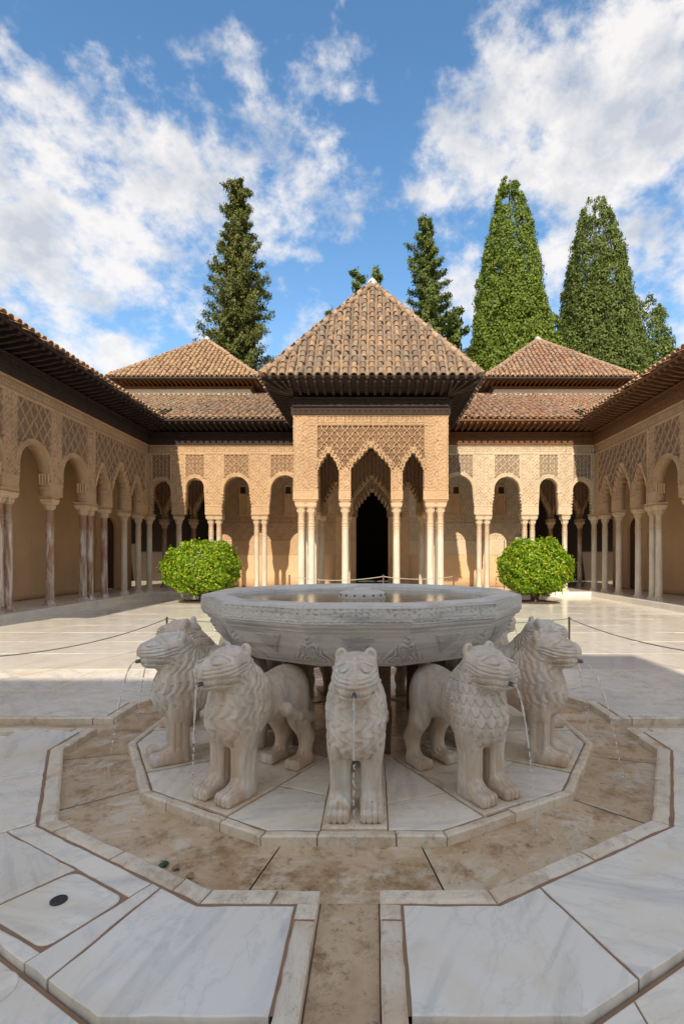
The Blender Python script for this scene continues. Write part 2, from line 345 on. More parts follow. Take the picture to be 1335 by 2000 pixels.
CALLI = [  # the repeated motto of the frieze, drawn as pen strokes (u right to left is mirrored when cut)
 [(.05,.55),(.10,.62),(.13,.50),(.10,.36),(.02,.22)],
 [(.20,.95),(.20,.30),(.26,.22),(.32,.32),(.24,.60)],
 [(.37,.30),(.44,.30),(.43,.46),(.37,.44)], [(.44,.30),(.52,.28),(.52,.92)],
 [(.52,.28),(.62,.26),(.64,.92)], [(.64,.28),(.78,.24),(.80,.40)], [(.70,.12),(.72,.14)],
 [(.88,.90),(.88,.26)], [(.95,.90),(.95,.30),(1.03,.22),(1.08,.34),(.99,.60)],
 [(1.18,.92),(1.18,.26)], [(1.26,.28),(1.34,.28),(1.34,.92)], [(1.34,.28),(1.46,.28),(1.46,.92)],
 [(1.46,.28),(1.56,.26),(1.60,.42),(1.52,.44),(1.50,.32)],
 [(.02,.10),(.5,.06),(1.0,.10),(1.62,.06)], [(.72,.66),(.80,.74),(.86,.66)], [(1.56,.72),(1.62,.82),(1.68,.70)], [(.08,.80),(.14,.88)], [(1.04,.78),(1.10,.86)]]
def calli(u, z, period, height, amp=.022, pen=.024):
    s = height; t = (period - np.mod(u, period))/s; y = z/s
    d = np.full(np.shape(t), 9.0)
    k = period/s/1.72
    for st in CALLI:
        for (a, b) in zip(st[:-1], st[1:]):
            ax, ay, bx, by = a[0]*k, a[1], b[0]*k, b[1]; dx, dy = bx-ax, by-ay
            h = np.clip(((t-ax)*dx+(y-ay)*dy)/(dx*dx+dy*dy), 0, 1)
            d = np.minimum(d, np.hypot(t-ax-h*dx, y-ay-h*dy))
    return -amp*np.clip((d*s-pen*.33)/(.006), 0, 1)
def kufic(u, z, f=.10, amp=.014):
    a = np.abs(np.sin(pi*u/f + .8*np.sin(2*pi*z/.19))); b = np.abs(np.sin(pi*z/.125+1.1*np.sin(pi*u/f/1.7)))
    return -amp*np.clip(2.2*(np.minimum(a, b+.35)-.25), 0, 1)
def frame(x, z, x0, x1, z0, z1, w=.022):
    """raised fillet round a rectangle: 1 on the line"""
    dx = np.minimum(np.abs(x-x0), np.abs(x-x1)); dz = np.minimum(np.abs(z-z0), np.abs(z-z1))
    on = ((dx < w/2) & (z > z0-w/2) & (z < z1+w/2)) | ((dz < w/2) & (x > x0-w/2) & (x < x1+w/2))
    return on

# ------------------------------------------------------------------ arch outlines: half width of the opening at height z
def g_round(half, spring, r, low=None, teeth=.012, nt=19):
    top = spring+r*1.10
    def g(z):
        t = np.clip((z-spring)/(top-spring), 0, 1); up = r*np.sqrt(np.clip(1-t**2.1, 0, 1))
        dn = r + (half-r)*np.clip((spring-z)/.55, 0, 1)**1.4
        up = up + teeth*np.abs(np.sin(nt*np.arcsin(t)))*(up > 0)*(t > 0)*.9
        dn = dn + teeth*np.sign(np.sin(z*55))*(z > spring-.75)
        return np.where(z >= top, 0, np.where(z > spring, up, dn))
    g.top = top; g.spring = spring; g.r = r; g.kind = 'round'; return g
def g_muq(half, spring, top, n=7, p=1.25, lip=.018):
    def g(z):
        t = np.clip((z-spring)/(top-spring), 0, .9999); k = np.floor(t*n); s = t*n-k
        base = half*(1-((k+.35)/n)**p); nx = half*(1-((k+1.35)/n)**p)
        w = np.where(s > .62, nx+(base-nx)*(1-((s-.62)/.38))*.55, base) + lip*np.sqrt(np.clip(1-(2*s-1)**2, 0, 1))*.8
        return np.where(z >= top, 0, np.where(z > spring, np.clip(w, .008, half), half))
    g.top = top; g.spring = spring; g.r = half; g.kind = 'muq'; return g

class Frame:
    """wall frame: u along the wall, d towards the court, z up"""
    def __init__(s, o, u, d): s.o = np.array(o, float); s.u = np.array(u, float); s.d = np.array(d, float)
    def __call__(s, u, z, d):
        u, z, d = np.broadcast_arrays(np.asarray(u, float), np.asarray(z, float), np.asarray(d, float))
        p = s.o + u[..., None]*s.u + d[..., None]*s.d; p = p.copy(); p[..., 2] += z; return p
    def pt(s, u, z, d): return tuple(s.o + u*s.u + d*s.d + np.array([0, 0, z]))
    @property
    def flip(s): return np.cross(s.u, [0, 0, 1]) @ s.d < 0

def bay_mesh(fr, x0, x1, z0, z1, holes, relief, step, T=.28, d0=0.0):
    """a bay of wall pierced by arches. holes = [(centre, g)]; cut as strips between arch centres"""
    V = []; Q = []; n0 = 0; G = []
    cs = [c for c, g in holes]; bounds = []
    nz = max(2, int(round((z1-z0)/step))+1); z = np.linspace(z0, z1, nz)
    strips = []
    edges = [(x0, None)] + [(c, g) for c, g in holes] + [(x1, None)]
    for (a, ga), (b, gb) in zip(edges[:-1], edges[1:]):
        L = a + (ga(z) if ga else 0*z); R = b - (gb(z) if gb else 0*z)
        strips.append((L, R, ga, gb))
    for (L, R, ga, gb) in strips:
        nu = max(2, int(round((R-L).max()/step))+1); t = np.linspace(0, 1, nu)
        U = L[:, None] + (R-L)[:, None]*t; Z = np.repeat(z[:, None], nu, 1)
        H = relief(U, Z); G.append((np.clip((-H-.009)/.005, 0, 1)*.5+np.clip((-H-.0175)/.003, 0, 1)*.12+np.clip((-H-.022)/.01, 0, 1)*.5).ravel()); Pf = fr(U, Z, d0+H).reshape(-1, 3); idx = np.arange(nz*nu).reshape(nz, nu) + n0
        V.append(Pf); n0 += nz*nu
        Q.append(np.stack([idx[:-1, :-1], idx[:-1, 1:], idx[1:, 1:], idx[1:, :-1]], -1).reshape(-1, 4))
        # back face and reveals
        bu = np.stack([L, R], 1); Pb = fr(bu, np.repeat(z[:, None], 2, 1), -T).reshape(-1, 3); ib = np.arange(nz*2).reshape(nz, 2)+n0
        V.append(Pb); n0 += nz*2; G.append(np.zeros(nz*2))
        Q.append(np.stack([ib[:-1, 1], ib[:-1, 0], ib[1:, 0], ib[1:, 1]], -1).reshape(-1, 4))
        e = idx[:, 0]; f = ib[:, 0]
        Q.append(np.stack([e[1:], f[1:], f[:-1], e[:-1]], -1)) 
        e = idx[:, -1]; f = ib[:, 1]
        Q.append(np.stack([e[:-1], f[:-1], f[1:], e[1:]], -1))
        e = idx[0]                                   # underside
        pb = fr(U[0], Z[0], -T); ii = np.arange(nu)+n0; V.append(pb); n0 += nu; G.append(np.zeros(nu))
        Q.append(np.stack([e[1:], e[:-1], ii[:-1], ii[1:]], -1))
    Q = np.concatenate(Q)
    if fr.flip: Q = Q[:, ::-1]
    bay_mesh.G = np.concatenate(G)
    return np.concatenate(V), Q
def add_bay(name, fr, x0, x1, z0, z1, holes, relief, step, parent, mat, T=.28, **k):
    V, Q = bay_mesh(fr, x0, x1, z0, z1, holes, relief, step, T)
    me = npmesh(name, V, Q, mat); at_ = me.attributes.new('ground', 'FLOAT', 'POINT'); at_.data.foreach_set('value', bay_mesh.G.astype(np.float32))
    return tag(link(bpy.data.objects.new(name, me), parent), **k)
def muq_border(fr, c, g, parent, mat, depth=.10, out=.085, r=.022):
    """stalactite border: rows of little hanging half columns stepping along a muqarnas arch"""
    mb = MB(); n = max(4, int((g.top-g.spring)/.075)); st_ = (g.top-g.spring)/n
    for side in (-1, 1):
        for i in range(n+1):
            zz = g.spring+st_*(i-.2)
            for (o, zo, dd, rr) in ((.016, .0, .006, 1.0), (.060, .055, .036, .9)):
                u = c+side*(float(g(np.array(min(zz+.02, g.top-.01))))+o); z = zz+zo
                mb.tube([fr.pt(u, z-.035, dd), fr.pt(u, z+.045, dd+.008), fr.pt(u, z+.075, dd-.02)], [r*rr, r*rr*1.08, r*.5], 7)
    zz = g.top
    mb.tube([fr.pt(c, zz-.03, .0), fr.pt(c, zz+.05, .030), fr.pt(c, zz+.10, .02)], [r, r*1.2, r*.5], 7)
    return mb.build('stalactite_border', mat, parent, smooth=radians(45))

# ------------------------------------------------------------------ columns (shaft is the part, base and capital its sub-parts)
ZB, ZS, ZC, ZI, ZT = .135, 2.53, 2.80, 2.88, 5.34    # floor of the galleries, top of shaft, of capital, of impost, of stucco
def lathe_mesh(name, prof, mat, n=18, smooth=radians(40)):
    return MB().lathe(prof, n).mesh(name, mat, smooth)
def capital_mesh(mat):
    mb = MB(); n = 16
    prof = [(.090, ZS), (.105, ZS+.015), (.092, ZS+.03), (.098, ZS+.10), (.108, ZS+.125)]
    mb.lathe(prof, n, cap=False)
    rings = []
    for (r, z, sq) in ((.108, ZS+.125, 0), (.135, ZS+.15, .55), (.150, ZS+.19, .85), (.150, ZS+.24, 1), (.165, ZS+.27, 1)):
        ring = []
        for i in range(n):
            a = 2*pi*i/n; c, s_ = cos(a), sin(a); m = max(abs(c), abs(s_)); k = (1-sq) + sq/m
            ring.append((r*c*k, r*s_*k, z))
        rings.append(ring)
    vs = sum(rings, []); fs = [(k*n+i, k*n+(i+1) % n, (k+1)*n+(i+1) % n, (k+1)*n+i) for k in range(len(rings)-1) for i in range(n)]
    fs.append(tuple(range((len(rings)-1)*n, len(rings)*n))); mb.add(vs, fs)
    for i in range(8):                                   # the band of leaves round the basket
        a = 2*pi*i/8; mb.tube([(.10*cos(a), .10*sin(a), ZS+.03), (.112*cos(a), .112*sin(a), ZS+.08), (.125*cos(a), .125*sin(a), ZS+.125)], [.012, .02, .008], 5)
    return mb.mesh('capital', mat, radians(35))
SH = [(.098, ZB+.13), (.094, ZB+.6), (.089, 2.10), (.100, 2.11), (.100, 2.135), (.088, 2.14), (.088, 2.17), (.101, 2.18), (.101, 2.205), (.088, 2.21),
      (.088, 2.24), (.102, 2.25), (.102, 2.28), (.088, 2.285), (.087, 2.35), (.096, 2.36), (.096, 2.375), (.087, 2.38), (.087, 2.49), (.094, 2.50), (.094, ZS)]
BS = [(.155, ZB-.004), (.155, ZB+.018), (.148, ZB+.03), (.115, ZB+.075), (.102, ZB+.10), (.112, ZB+.112), (.112, ZB+.128), (.099, ZB+.132)]
def col_meshes(sh, cp): return (lathe_mesh('column', SH, sh), lathe_mesh('base', BS, sh), capital_mesh(cp))
CM = {'court': col_meshes(M['shaft'], M['capital']), 'pale': col_meshes(M['shaft'], M['capital_pale']), 'old': col_meshes(M['shaft_old'], M['capital'])}
def column(x, y, parent, kind='court', rz=None, imp=True):
    s, b, c = CM[kind]
    o = inst('column', s, parent, Matrix.Translation((x, y, 0)) @ Matrix.Rotation(0, 4, 'Z'))
    inst('base', b, o); inst('capital', c, o); return o
def impost(parent, x0, x1, y0, y1, mat, z0=ZC, z1=ZI):
    mb = MB(); 
    for (a, b, e) in ((z0, z0+.03, -.02), (z0+.03, z0+.055, .0), (z0+.055, z1, .02)):
        mb.box(x0-e, x1+e, y0-e, y1+e, a, b)
    return mb.build('impost', mat, parent)

# ------------------------------------------------------------------ stucco reliefs per wall
def arcade_relief(piers, panels, holes, ztop=ZT, zp0=3.2, seed=0.0, lw=.30, lh=.36, curl=.1):
    """piers = [(u0,u1)] arabesque pilasters; panels = [(u0,u1)] lattice panels above the arches"""
    def f(u, z):
        H = arab(u+seed, z)
        zf = ztop-.30                                # frieze band with the motto
        for (a, b) in panels:
            inp = (u > a) & (u < b) & (z < zf-.05) & (z > zp0)
            H = np.where(inp, lattice(u-(a+b)/2, z-zf, lw, lh, curl=curl), H)
        for (c, g) in holes:                         # plain archivolt round the arch
            if g.kind == 'round':
                d = np.where(z > g.spring, np.hypot(u-c, (z-g.spring)/1.10), np.abs(u-c)) - g.r
                on = (d < .12) & (z > g.spring-.10); H = np.where(on, .012+.004*np.sign(np.sin(40*np.arctan2(z-g.spring, u-c)))*(d < .04), H)
                H = np.where(on & (d > .05) & (d < .065), -.006, H)
                jam = (np.abs(u-c) < g.r+.10) & (z <= g.spring-.10) & (z > g.spring-.16); H = np.where(jam, .02, H)
            else:
                gg = g(np.clip(z-.06, 0, g.top-.001)); on = (np.abs(u-c) < gg+.09) & (z < g.top+.13) & (z > g.spring)
                H = np.where(on, .016*np.abs(np.sin(z*42)), H)
        H = np.where((z > zf) & (z < ztop-.04), calli(u, z-zf-.02, .46, .22), H)
        for (a, b) in panels: H = np.where(frame(u, z, a-.02, b+.02, zp0-2, zf-.03), .014, H)
        for (a, b) in piers: H = np.where((np.minimum(np.abs(u-a), np.abs(u-b)) < .012) & (z < zf), .010, H)
        H = np.where((np.abs(z-zf) < .018) | (z > ztop-.035), .018, H)
        zb = ZI+.30                                  # plain block with an inscription over the capital
        H = np.where(z < zb, kufic(u, z)*.5+.004, H); H = np.where(np.abs(z-zb) < .016, .014, H); H = np.where(z < ZI+.03, .012, H)
        return H
    return f

# ------------------------------------------------------------------ ground, terrain
g = MB(); g.box(-400, 400, -200, 600, -1.0, -.35); g.build('garden_ground', M['earth'], kind='structure')
FX, FY = 0.0, 4.17                                    # centre of the fountain
GAL = 10.0                                            # back wall of the side galleries
court = empty('courtyard_floor', (0, 0, 0), kind='structure')
g = MB(); g.box(-8.3, 8.3, -10.5, 18.3, -.34, -.072); g.build('foundation', M['mortar'], court)

def shrink(poly, d):
    n = len(poly); out = []
    A = sum(poly[i][0]*poly[(i+1) % n][1]-poly[(i+1) % n][0]*poly[i][1] for i in range(n))
    if A < 0: poly = poly[::-1]
    for i in range(n):
        p0, p1, p2 = poly[i-1], poly[i], poly[(i+1) % n]
        e1 = (p1[0]-p0[0], p1[1]-p0[1]); e2 = (p2[0]-p1[0], p2[1]-p1[1]); l1 = math.hypot(*e1) or 1e-9; l2 = math.hypot(*e2) or 1e-9
        n1 = (-e1[1]/l1, e1[0]/l1); n2 = (-e2[1]/l2, e2[0]/l2); k = 1+n1[0]*n2[0]+n1[1]*n2[1]
        if k < .15: out.append((p1[0]+n1[0]*d, p1[1]+n1[1]*d)); continue
        out.append((p1[0]+(n1[0]+n2[0])*d/k, p1[1]+(n1[1]+n2[1])*d/k))
    return out
def clip(poly, nx, ny, c):                            # keep nx*x+ny*y >= c
    out = []
    for i in range(len(poly)):
        a, b = poly[i-1], poly[i]; da = nx*a[0]+ny*a[1]-c; db = nx*b[0]+ny*b[1]-c
        if (da >= 0) != (db >= 0):
            t = da/(da-db); out.append((a[0]+(b[0]-a[0])*t, a[1]+(b[1]-a[1])*t))
        if db >= 0: out.append(b)
    return out
def area(p): return abs(sum(p[i-1][0]*p[i][1]-p[i][0]*p[i-1][1] for i in range(len(p))))/2
def clean(p):
    q = []
    for a in p:
        if not q or math.hypot(a[0]-q[-1][0], a[1]-q[-1][1]) > .006: q.append(a)
    if len(q) > 2 and math.hypot(q[0][0]-q[-1][0], q[0][1]-q[-1][1]) < .006: q.pop()
    return q
def worn(p, amp, step, cnt=None):
    out = []; ns = []
    for i in range(len(p)):
        a, b = p[i], p[(i+1) % len(p)]; L = math.hypot(b[0]-a[0], b[1]-a[1]) or 1e-9; n = cnt[i] if cnt else max(1, min(24, int(L/step))); ns.append(n); nx, ny = -(b[1]-a[1])/L, (b[0]-a[0])/L
        for j in range(n):
            t = (j+(random.uniform(-.3, .3) if j else 0))/n; e = (random.random()**2.5*amp if j else amp*.3)
            out.append((a[0]+(b[0]-a[0])*t+nx*e, a[1]+(b[1]-a[1])*t+ny*e))
    return out, ns
def stone(name, poly, z1, z0, mat, parent, gap=.004, bev=.006, tilt=0.0, jitter=0.0, wear=0.0, **k):
    poly = clean(poly)
    if len(poly) < 3 or area(poly) < .002: return None
    p = clean(shrink(poly, gap)); p = [(x+random.uniform(-jitter, jitter), y+random.uniform(-jitter, jitter)) for x, y in p]
    q = shrink(p, bev)
    if wear and len(q) == len(p):
        rs_ = random.getstate(); p, ns = worn(p, wear, .055); random.setstate(rs_); q, ns = worn(q, wear*1.6, .055, ns)
    n = len(p)
    if len(q) != n: return None
    cx = sum(a[0] for a in p)/n; cy = sum(a[1] for a in p)/n; tx, ty = random.uniform(-tilt, tilt), random.uniform(-tilt, tilt)
    zf = lambda a: z1+tx*(a[0]-cx)+ty*(a[1]-cy)
    vs = [(x-cx, y-cy, z0) for x, y in p] + [(x-cx, y-cy, zf((x, y))-bev*.8) for x, y in p] + [(x-cx, y-cy, zf((x, y))) for x, y in q]
    fs = [(i, (i+1) % n, n+(i+1) % n, n+i) for i in range(n)] + [(n+i, n+(i+1) % n, 2*n+(i+1) % n, 2*n+i) for i in range(n)] + [tuple(range(2*n, 3*n))]
    o = MB().add(vs, fs).build(name, mat, parent, **k); o.location = (cx, cy, 0); return o
def dv(R, i, ph=15):                                  # dodecagon vertex, 0 = first to the right of the side facing the camera
    a = radians(ph+30*i); return (FX+R*sin(a), FY-R*cos(a))

AP = cos(radians(15))
def outside_pieces(q, R, gap=.012):
    out = []
    for i in range(12):
        a = radians(30*i); n = (sin(a), -cos(a)); r = clip(q, n[0], n[1], R*cos(radians(15))+gap+n[0]*FX+n[1]*FY)
        for s_ in (-1, 1):
            e = radians(30*i+15*s_); m = (-cos(e)*s_, -sin(e)*s_)
            if len(r) > 2: r = clip(r, m[0], m[1], m[0]*FX+m[1]*FY)
        if len(r) > 2 and area(r) > .004: out.append(r)
    return out
KI, KO, PL = 2.16, 2.25, 2.67/AP                      # kerb inner / outer, plateau edge (circumradii)
PR, PK = 1.75, 1.69                                   # lion platform with its kerb
CH, CK = .118, .205                                   # channel half width, with its kerb
chan = empty('fountain_surround', (0, 0, 0), kind='structure')
# bed of the ring channel: big stained slabs, one per side, cut at odd angles
for i in range(12):
    a0 = 15+30*i+random.uniform(-7, 7) if True else 0
    if i == 0: angs = []
angs = [11, 46, 71, 104, 133, 166, 196, 226, 258, 287, 309, 348]
for i in range(12):
    a, b = angs[i], angs[(i+1) % 12]+(360 if i == 11 else 0); pts = []
    ring = lambda R, t: (lambda r: (FX+r*sin(radians(t)), FY-r*cos(radians(t))))(R*AP/cos(radians(((t) % 30)-0 if (t % 30) < 15 else (t % 30)-30)))
    vsA = [t for t in range(-15, 400, 30) if a < t < b]
    poly = [ring(PR-.01, t) for t in [a]+vsA+[b]] + [ring(KI+.01, t) for t in [b]+vsA[::-1]+[a]]
    for (u, v) in zip([a]+vsA, vsA+[b]):
        if len([a]+vsA) > 1 and False: pass
    # split at the corners so that every piece is convex
    ts = [a]+vsA+[b]
    vs_, fs_ = [], []
    for j in range(len(ts)-1):
        t0 = ts[j]+(.12 if j == 0 else 0); t1 = ts[j+1]-(.12 if j == len(ts)-2 else 0)
        q = [ring(PR-.01, t0), ring(PR-.01, t1), ring(KI+.01, t1), ring(KI+.01, t0)]; nn = len(vs_)
        vs_ += [(x, y, -.055) for x, y in q]; fs_.append((nn+3, nn+2, nn+1, nn)[::-1])
    o = MB().add(vs_, fs_).build('channel_slab', M['brown'], chan)
def ring_pos(R, t):
    m = t % 30; m = m if m < 15 else m-30; r = R*AP/cos(radians(m)); return (FX+r*sin(radians(t)), FY-r*cos(radians(t)))
def ring_stones(name, R0, R1, cuts, z1, z0, mat, parent, skip=0.0, gap=.003, bev=.008, tilt=.004, close=True):
    """stones of a dodecagonal ring, each cut at the corners (two straight pieces meet there)"""
    allc = sorted(set(cuts) | set(range(15, 360, 30)))
    for a, b in zip(allc, allc[1:]+[allc[0]+360]):
        q = [ring_pos(R0, a+1e-4), ring_pos(R1, a+1e-4), ring_pos(R1, b-1e-4), ring_pos(R0, b-1e-4)]
        if skip:                                      # leave the four channels open
            for k in range(4):
                if abs(((a+b)/2-90*k+180) % 360-180) < 15:
                    n = (cos(radians(90*k)), sin(radians(90*k))); mid = sin(radians((a+b)/2-90*k)); sg = 1 if mid > 0 else -1
                    q = clip(q, n[0]*sg, n[1]*sg, skip+sg*(n[0]*FX+n[1]*FY))
        if len(q) > 2: stone(name, q, z1+random.uniform(-.003, .003), z0, mat, parent, gap, bev, tilt, wear=.006)
ring_stones('kerb_stone', KI, KO, [0, 30, 38, 52, 60, 82, 90, 97, 118, 131, 150, 158, 172, 180, 199, 210, 232, 245, 262, 270, 283, 300, 318, 330, 341, 352], .004, -.2, M['kerb'], chan, CH, .0025, .012)
# channels run out along the four axes, kerbed on both sides
def axis_rect(k, r0, r1, w0, w1):
    n = (sin(radians(90*k)), -cos(radians(90*k))); t = (cos(radians(90*k)), sin(radians(90*k)))
    f = lambda r, w: (FX+n[0]*r+t[0]*w, FY+n[1]*r+t[1]*w)
    return [f(r0, w0), f(r1, w0), f(r1, w1), f(r0, w1)]
for k, rend in ((0, 9.0), (1, 8.05), (2, 9.2), (3, 8.05)):
    r = KI*AP-.02; L = [0.95, 1.3, 1.1, 1.5]; j = 0
    while r < rend-.01:
        r1 = min(rend, r+L[j % 4]); j += 1
        q = axis_rect(k, r, r1, -CH, CH); stone('channel_stone', q, -.06 if r > KI else -.056, -.3, M['brown'], chan, .001, .003)
        r = r1
    for sg in (-1, 1):
        r = KO*AP-.006; j = 0 if sg > 0 else 2; L2 = [.78, 1.1, .9, 1.25]
        first = True
        while r < rend-.01:
            r1 = min(rend, r+(.09 if first else L2[j % 4])); j += 1
            w = (CH, CK) if sg > 0 else (-CK, -CH)
            stone('kerb_stone', axis_rect(k, r, r1, *w), (.003 if r < PL*AP-.1 else -.012)+random.uniform(-.003, .003), -.3, M['kerb'], chan, .003, .010, .004, wear=.006); r = r1; first = False
# raised plateau of big slabs round the kerb, joints as in the photograph
def in_channel_clip(q, k, sg, w=CK+.006):
    t = (cos(radians(90*k))*sg, sin(radians(90*k))*sg); return clip(q, t[0], t[1], w+t[0]*FX+t[1]*FY)
def plateau(a, b, name='paving_slab', r0=KO+.008, r1=PL, z=0.0, wc=CK+.001, **kk):
    vs_ = [t for t in range(-15, 376, 30) if a < t < b]
    ts = [a]+vs_+[b]; poly = [ring_pos(r0, t) for t in ts]+[ring_pos(r1, t) for t in ts[::-1]]
    for k in range(4):
        m = ((a+b)/2-90*k+180) % 360-180
        if abs(m) < 30: poly = in_channel_clip(poly, k, 1 if m > 0 else -1, wc)
    return poly
def stone_general(name, poly, z1, z0, mat, parent, gap=.004, bev=.005, **k):   # also for slabs with one inner corner
    return stone(name, poly, z1, z0, mat, parent, gap, bev, **k)
cuts = [0, 20.5, 45.5, 64, 90, 117, 143, 166, 180, 200, 222, 247, 270, 295, 314, 339.5, 360]
for a, b in zip(cuts[:-1], cuts[1:]):
    if (a, b) == (314, 339.5): continue
    poly = plateau(a, b)
    stone('paving_slab', poly, random.uniform(-.002, .002), -.3, M['slab'], chan, .005, .004, wear=.005)
# the slab with a round cornered inspection lid beside it (left of the front channel)
def rounded(poly, r=.05, n=5):
    out = []
    for i in range(len(poly)):
        p0, p1, p2 = Vector(poly[i-1]), Vector(poly[i]), Vector(poly[(i+1) % len(poly)])
        a = p1+(p0-p1).normalized()*r; b = p1+(p2-p1).normalized()*r
        for j in range(n+1):
            t = j/n; out.append(tuple(a*(1-t)**2+p1*2*t*(1-t)+b*t*t))
    return out
xy = lambda px, py: P(px, py)[:2]
lid = [xy(82, 1858), xy(252, 1752), xy(150, 1697), xy(-40, 1782)]
full = plateau(314, 339.5)
# surround of the lid: four stones
ctr = Vector((sum(p[0] for p in lid)/4, sum(p[1] for p in lid)/4))
def halfplanes(poly, p, q, side):
    nx, ny = -(q[1]-p[1]), q[0]-p[0]
    s = 1 if nx*ctr[0]+ny*ctr[1]-(nx*p[0]+ny*p[1]) > 0 else -1
    if side == 'out': s = -s
    return clip(poly, nx*s, ny*s, (nx*p[0]+ny*p[1])*s)
rest = full
for i in range(4):
    p, q = lid[i], lid[(i+1) % 4]
    piece = halfplanes(rest, p, q, 'out'); rest = halfplanes(rest, p, q, 'in')
    if len(piece) > 2: stone('paving_slab', piece, random.uniform(-.002, .001), -.3, M['slab'], chan, .003, .004, wear=.006)
lc = [tuple(Vector(p)+(ctr-Vector(p)).normalized()*.012) for p in lid]
lo = stone('access_cover', rounded(lc, .055), .001, -.1, M['slab'], chan, .002, .006, label='round-cornered marble cover with a black rubber plug')
pc = P(115, 1760)
pm = MB().lathe([(.031, -.004), (.031, .006), (.026, .009), (.008, .006)], 24); po = pm.build('plug', M['rubber'], lo, True); po.location = (pc[0]-lo.location.x, pc[1]-lo.location.y, 0)
# pinkish lime mortar filling the joints to just under the surface
def fill(poly, z): 
    poly = clean(shrink(poly, .0)); 
    if len(poly) > 2: MB().add([(x, y, z) for x, y in poly], [tuple(range(len(poly)))]).build('mortar', M['mortar'], chan)
for a in range(0, 360, 15): fill(plateau(a, a+15, r0=KI+.006, r1=PL-.012, wc=CH+.01), -.0065)
for sx in (-1, 1):
    for sy in (-1, 1):
        c_ = CH+.01; q = [(sx*c_, FY+sy*c_), (sx*8.0, FY+sy*c_), (sx*8.0, FY+sy*14.0), (sx*c_, FY+sy*14.0)]
        for r in outside_pieces(q, PL, .0): fill(r, -.0355)
# low floor outside the plateau: rows of slabs in the four quarters, cut to the plateau
random.seed(11)
for sx in (-1, 1):
    for sy in (-1, 1):
        y = CK+.006; row = 0; ymax = 13.75 if sy > 0 else 6.4
        while y < ymax-.01:
            d = 1.02 if row else .9; y1 = min(ymax, y+d); x = CK+.006; first = random.uniform(.5, 1.3)
            while x < 7.99:
                x1 = min(8.0, x+first); first = random.uniform(1.05, 1.7)
                if 8.0-x1 < .4: x1 = 8.0
                q = [(FX+sx*x, FY+sy*y), (FX+sx*x1, FY+sy*y), (FX+sx*x1, FY+sy*y1), (FX+sx*x, FY+sy*y1)]
                far = max(math.hypot(p[0]-FX, p[1]-FY) for p in q); near = min(abs(x), 99)
                x = x1
                cxm = sum(p[0] for p in q)/4; cym = sum(p[1] for p in q)/4
                if cym < -1.5: continue
                mat = M['slab'] if cym < 6.0 and abs(cxm) < 5 else M['slab_far']
                if math.hypot(x-(x1-x) if False else min(abs(p[0]-FX) for p in q), min(abs(p[1]-FY) for p in q)) > PL:
                    stone('paving_slab', q, -.03+random.uniform(-.002, .002), -.3, mat, court, .003, .003, .0008)
                else:
                    for i in range(12):
                        a = radians(30*i); n = (sin(a), -cos(a)); r = clip(q, n[0], n[1], PL*AP+.012+n[0]*FX+n[1]*FY)
                        if len(r) < 3: continue
                        for s in (-1, 1):
                            e = radians(30*i+15*s); m = (-cos(e)*s*1.0, -sin(e)*s*1.0)
                            if len(r) > 2: r = clip(r, m[0], m[1], m[0]*FX+m[1]*FY)
                        if len(r) > 2 and area(r) > .004: stone('paving_slab', r, -.03+random.uniform(-.001, .001), -.3, mat, court, .003, .003)
            y = y1; row += 1
# round inset in the low slab at the very left
c0 = P(0, 1935, None, -.03)
MB().lathe([(.075, -.034), (.075, -.0255), (.070, -.024)], 32).build('round_inset', M['slab'], court, True).location = (c0[0]-.03, c0[1], 0)
# platform of the lions
plat = empty('lion_platform', (FX, FY, 0), kind='structure')
plat.location = (0, 0, 0)
ring_stones('kerb_stone', PK, PR, [7, 30, 52, 67, 97, 128, 150, 188, 201, 240, 262, 301, 322, 336, 354], .0, -.2, M['kerb'], plat, 0, .002, .010, .003)
for i in range(12):
    a = radians(30*i); n = (sin(a), -cos(a)); t = (cos(a), sin(a)); w = .165
    f = lambda r, s: (FX+n[0]*r+t[0]*s, FY+n[1]*r+t[1]*s)
    stone('plinth', [f(.74, -w), f(PK*AP-.004, -w), f(PK*AP-.004, w), f(.74, w)], .004, -.2, M['kerb'], plat, .002, .004)
    wedge = [ring_pos(PK-.004, 30*i), ring_pos(PK-.004, 30*i+15), ring_pos(PK-.004, 30*i+29.99), (FX, FY)]
    wedge = clip(wedge, t[0], t[1], w+.002+t[0]*FX+t[1]*FY)
    a2 = radians(30*i+30); t2 = (cos(a2), sin(a2)); wedge = clip(wedge, -t2[0], -t2[1], w+.002-(t2[0]*FX+t2[1]*FY))
    a3 = radians(30*i+15); n3 = (sin(a3), -cos(a3)); rc = random.uniform(1.18, 1.34); tw = random.uniform(-.12, .12)
    n4 = (n3[0]*cos(tw)-n3[1]*sin(tw), n3[0]*sin(tw)+n3[1]*cos(tw)); c4 = n4[0]*FX+n4[1]*FY+rc
    for s in (1, -1):
        r = clip(wedge, n4[0]*s, n4[1]*s, c4*s)
        if len(r) > 2: stone('platform_slab', r, random.uniform(-.006, -.002), -.2, M['slab'], plat, .003, .003, wear=.004)
MB().lathe([(PK+.02, -.2), (PK+.02, -.011)], 12, (FX, FY), radians(15)).build('mortar', M['mortar'], plat)
MB().lathe([(.80, -.2), (.80, -.009)], 12, (FX, FY), radians(15)).build('core_slab', M['brown'], plat)

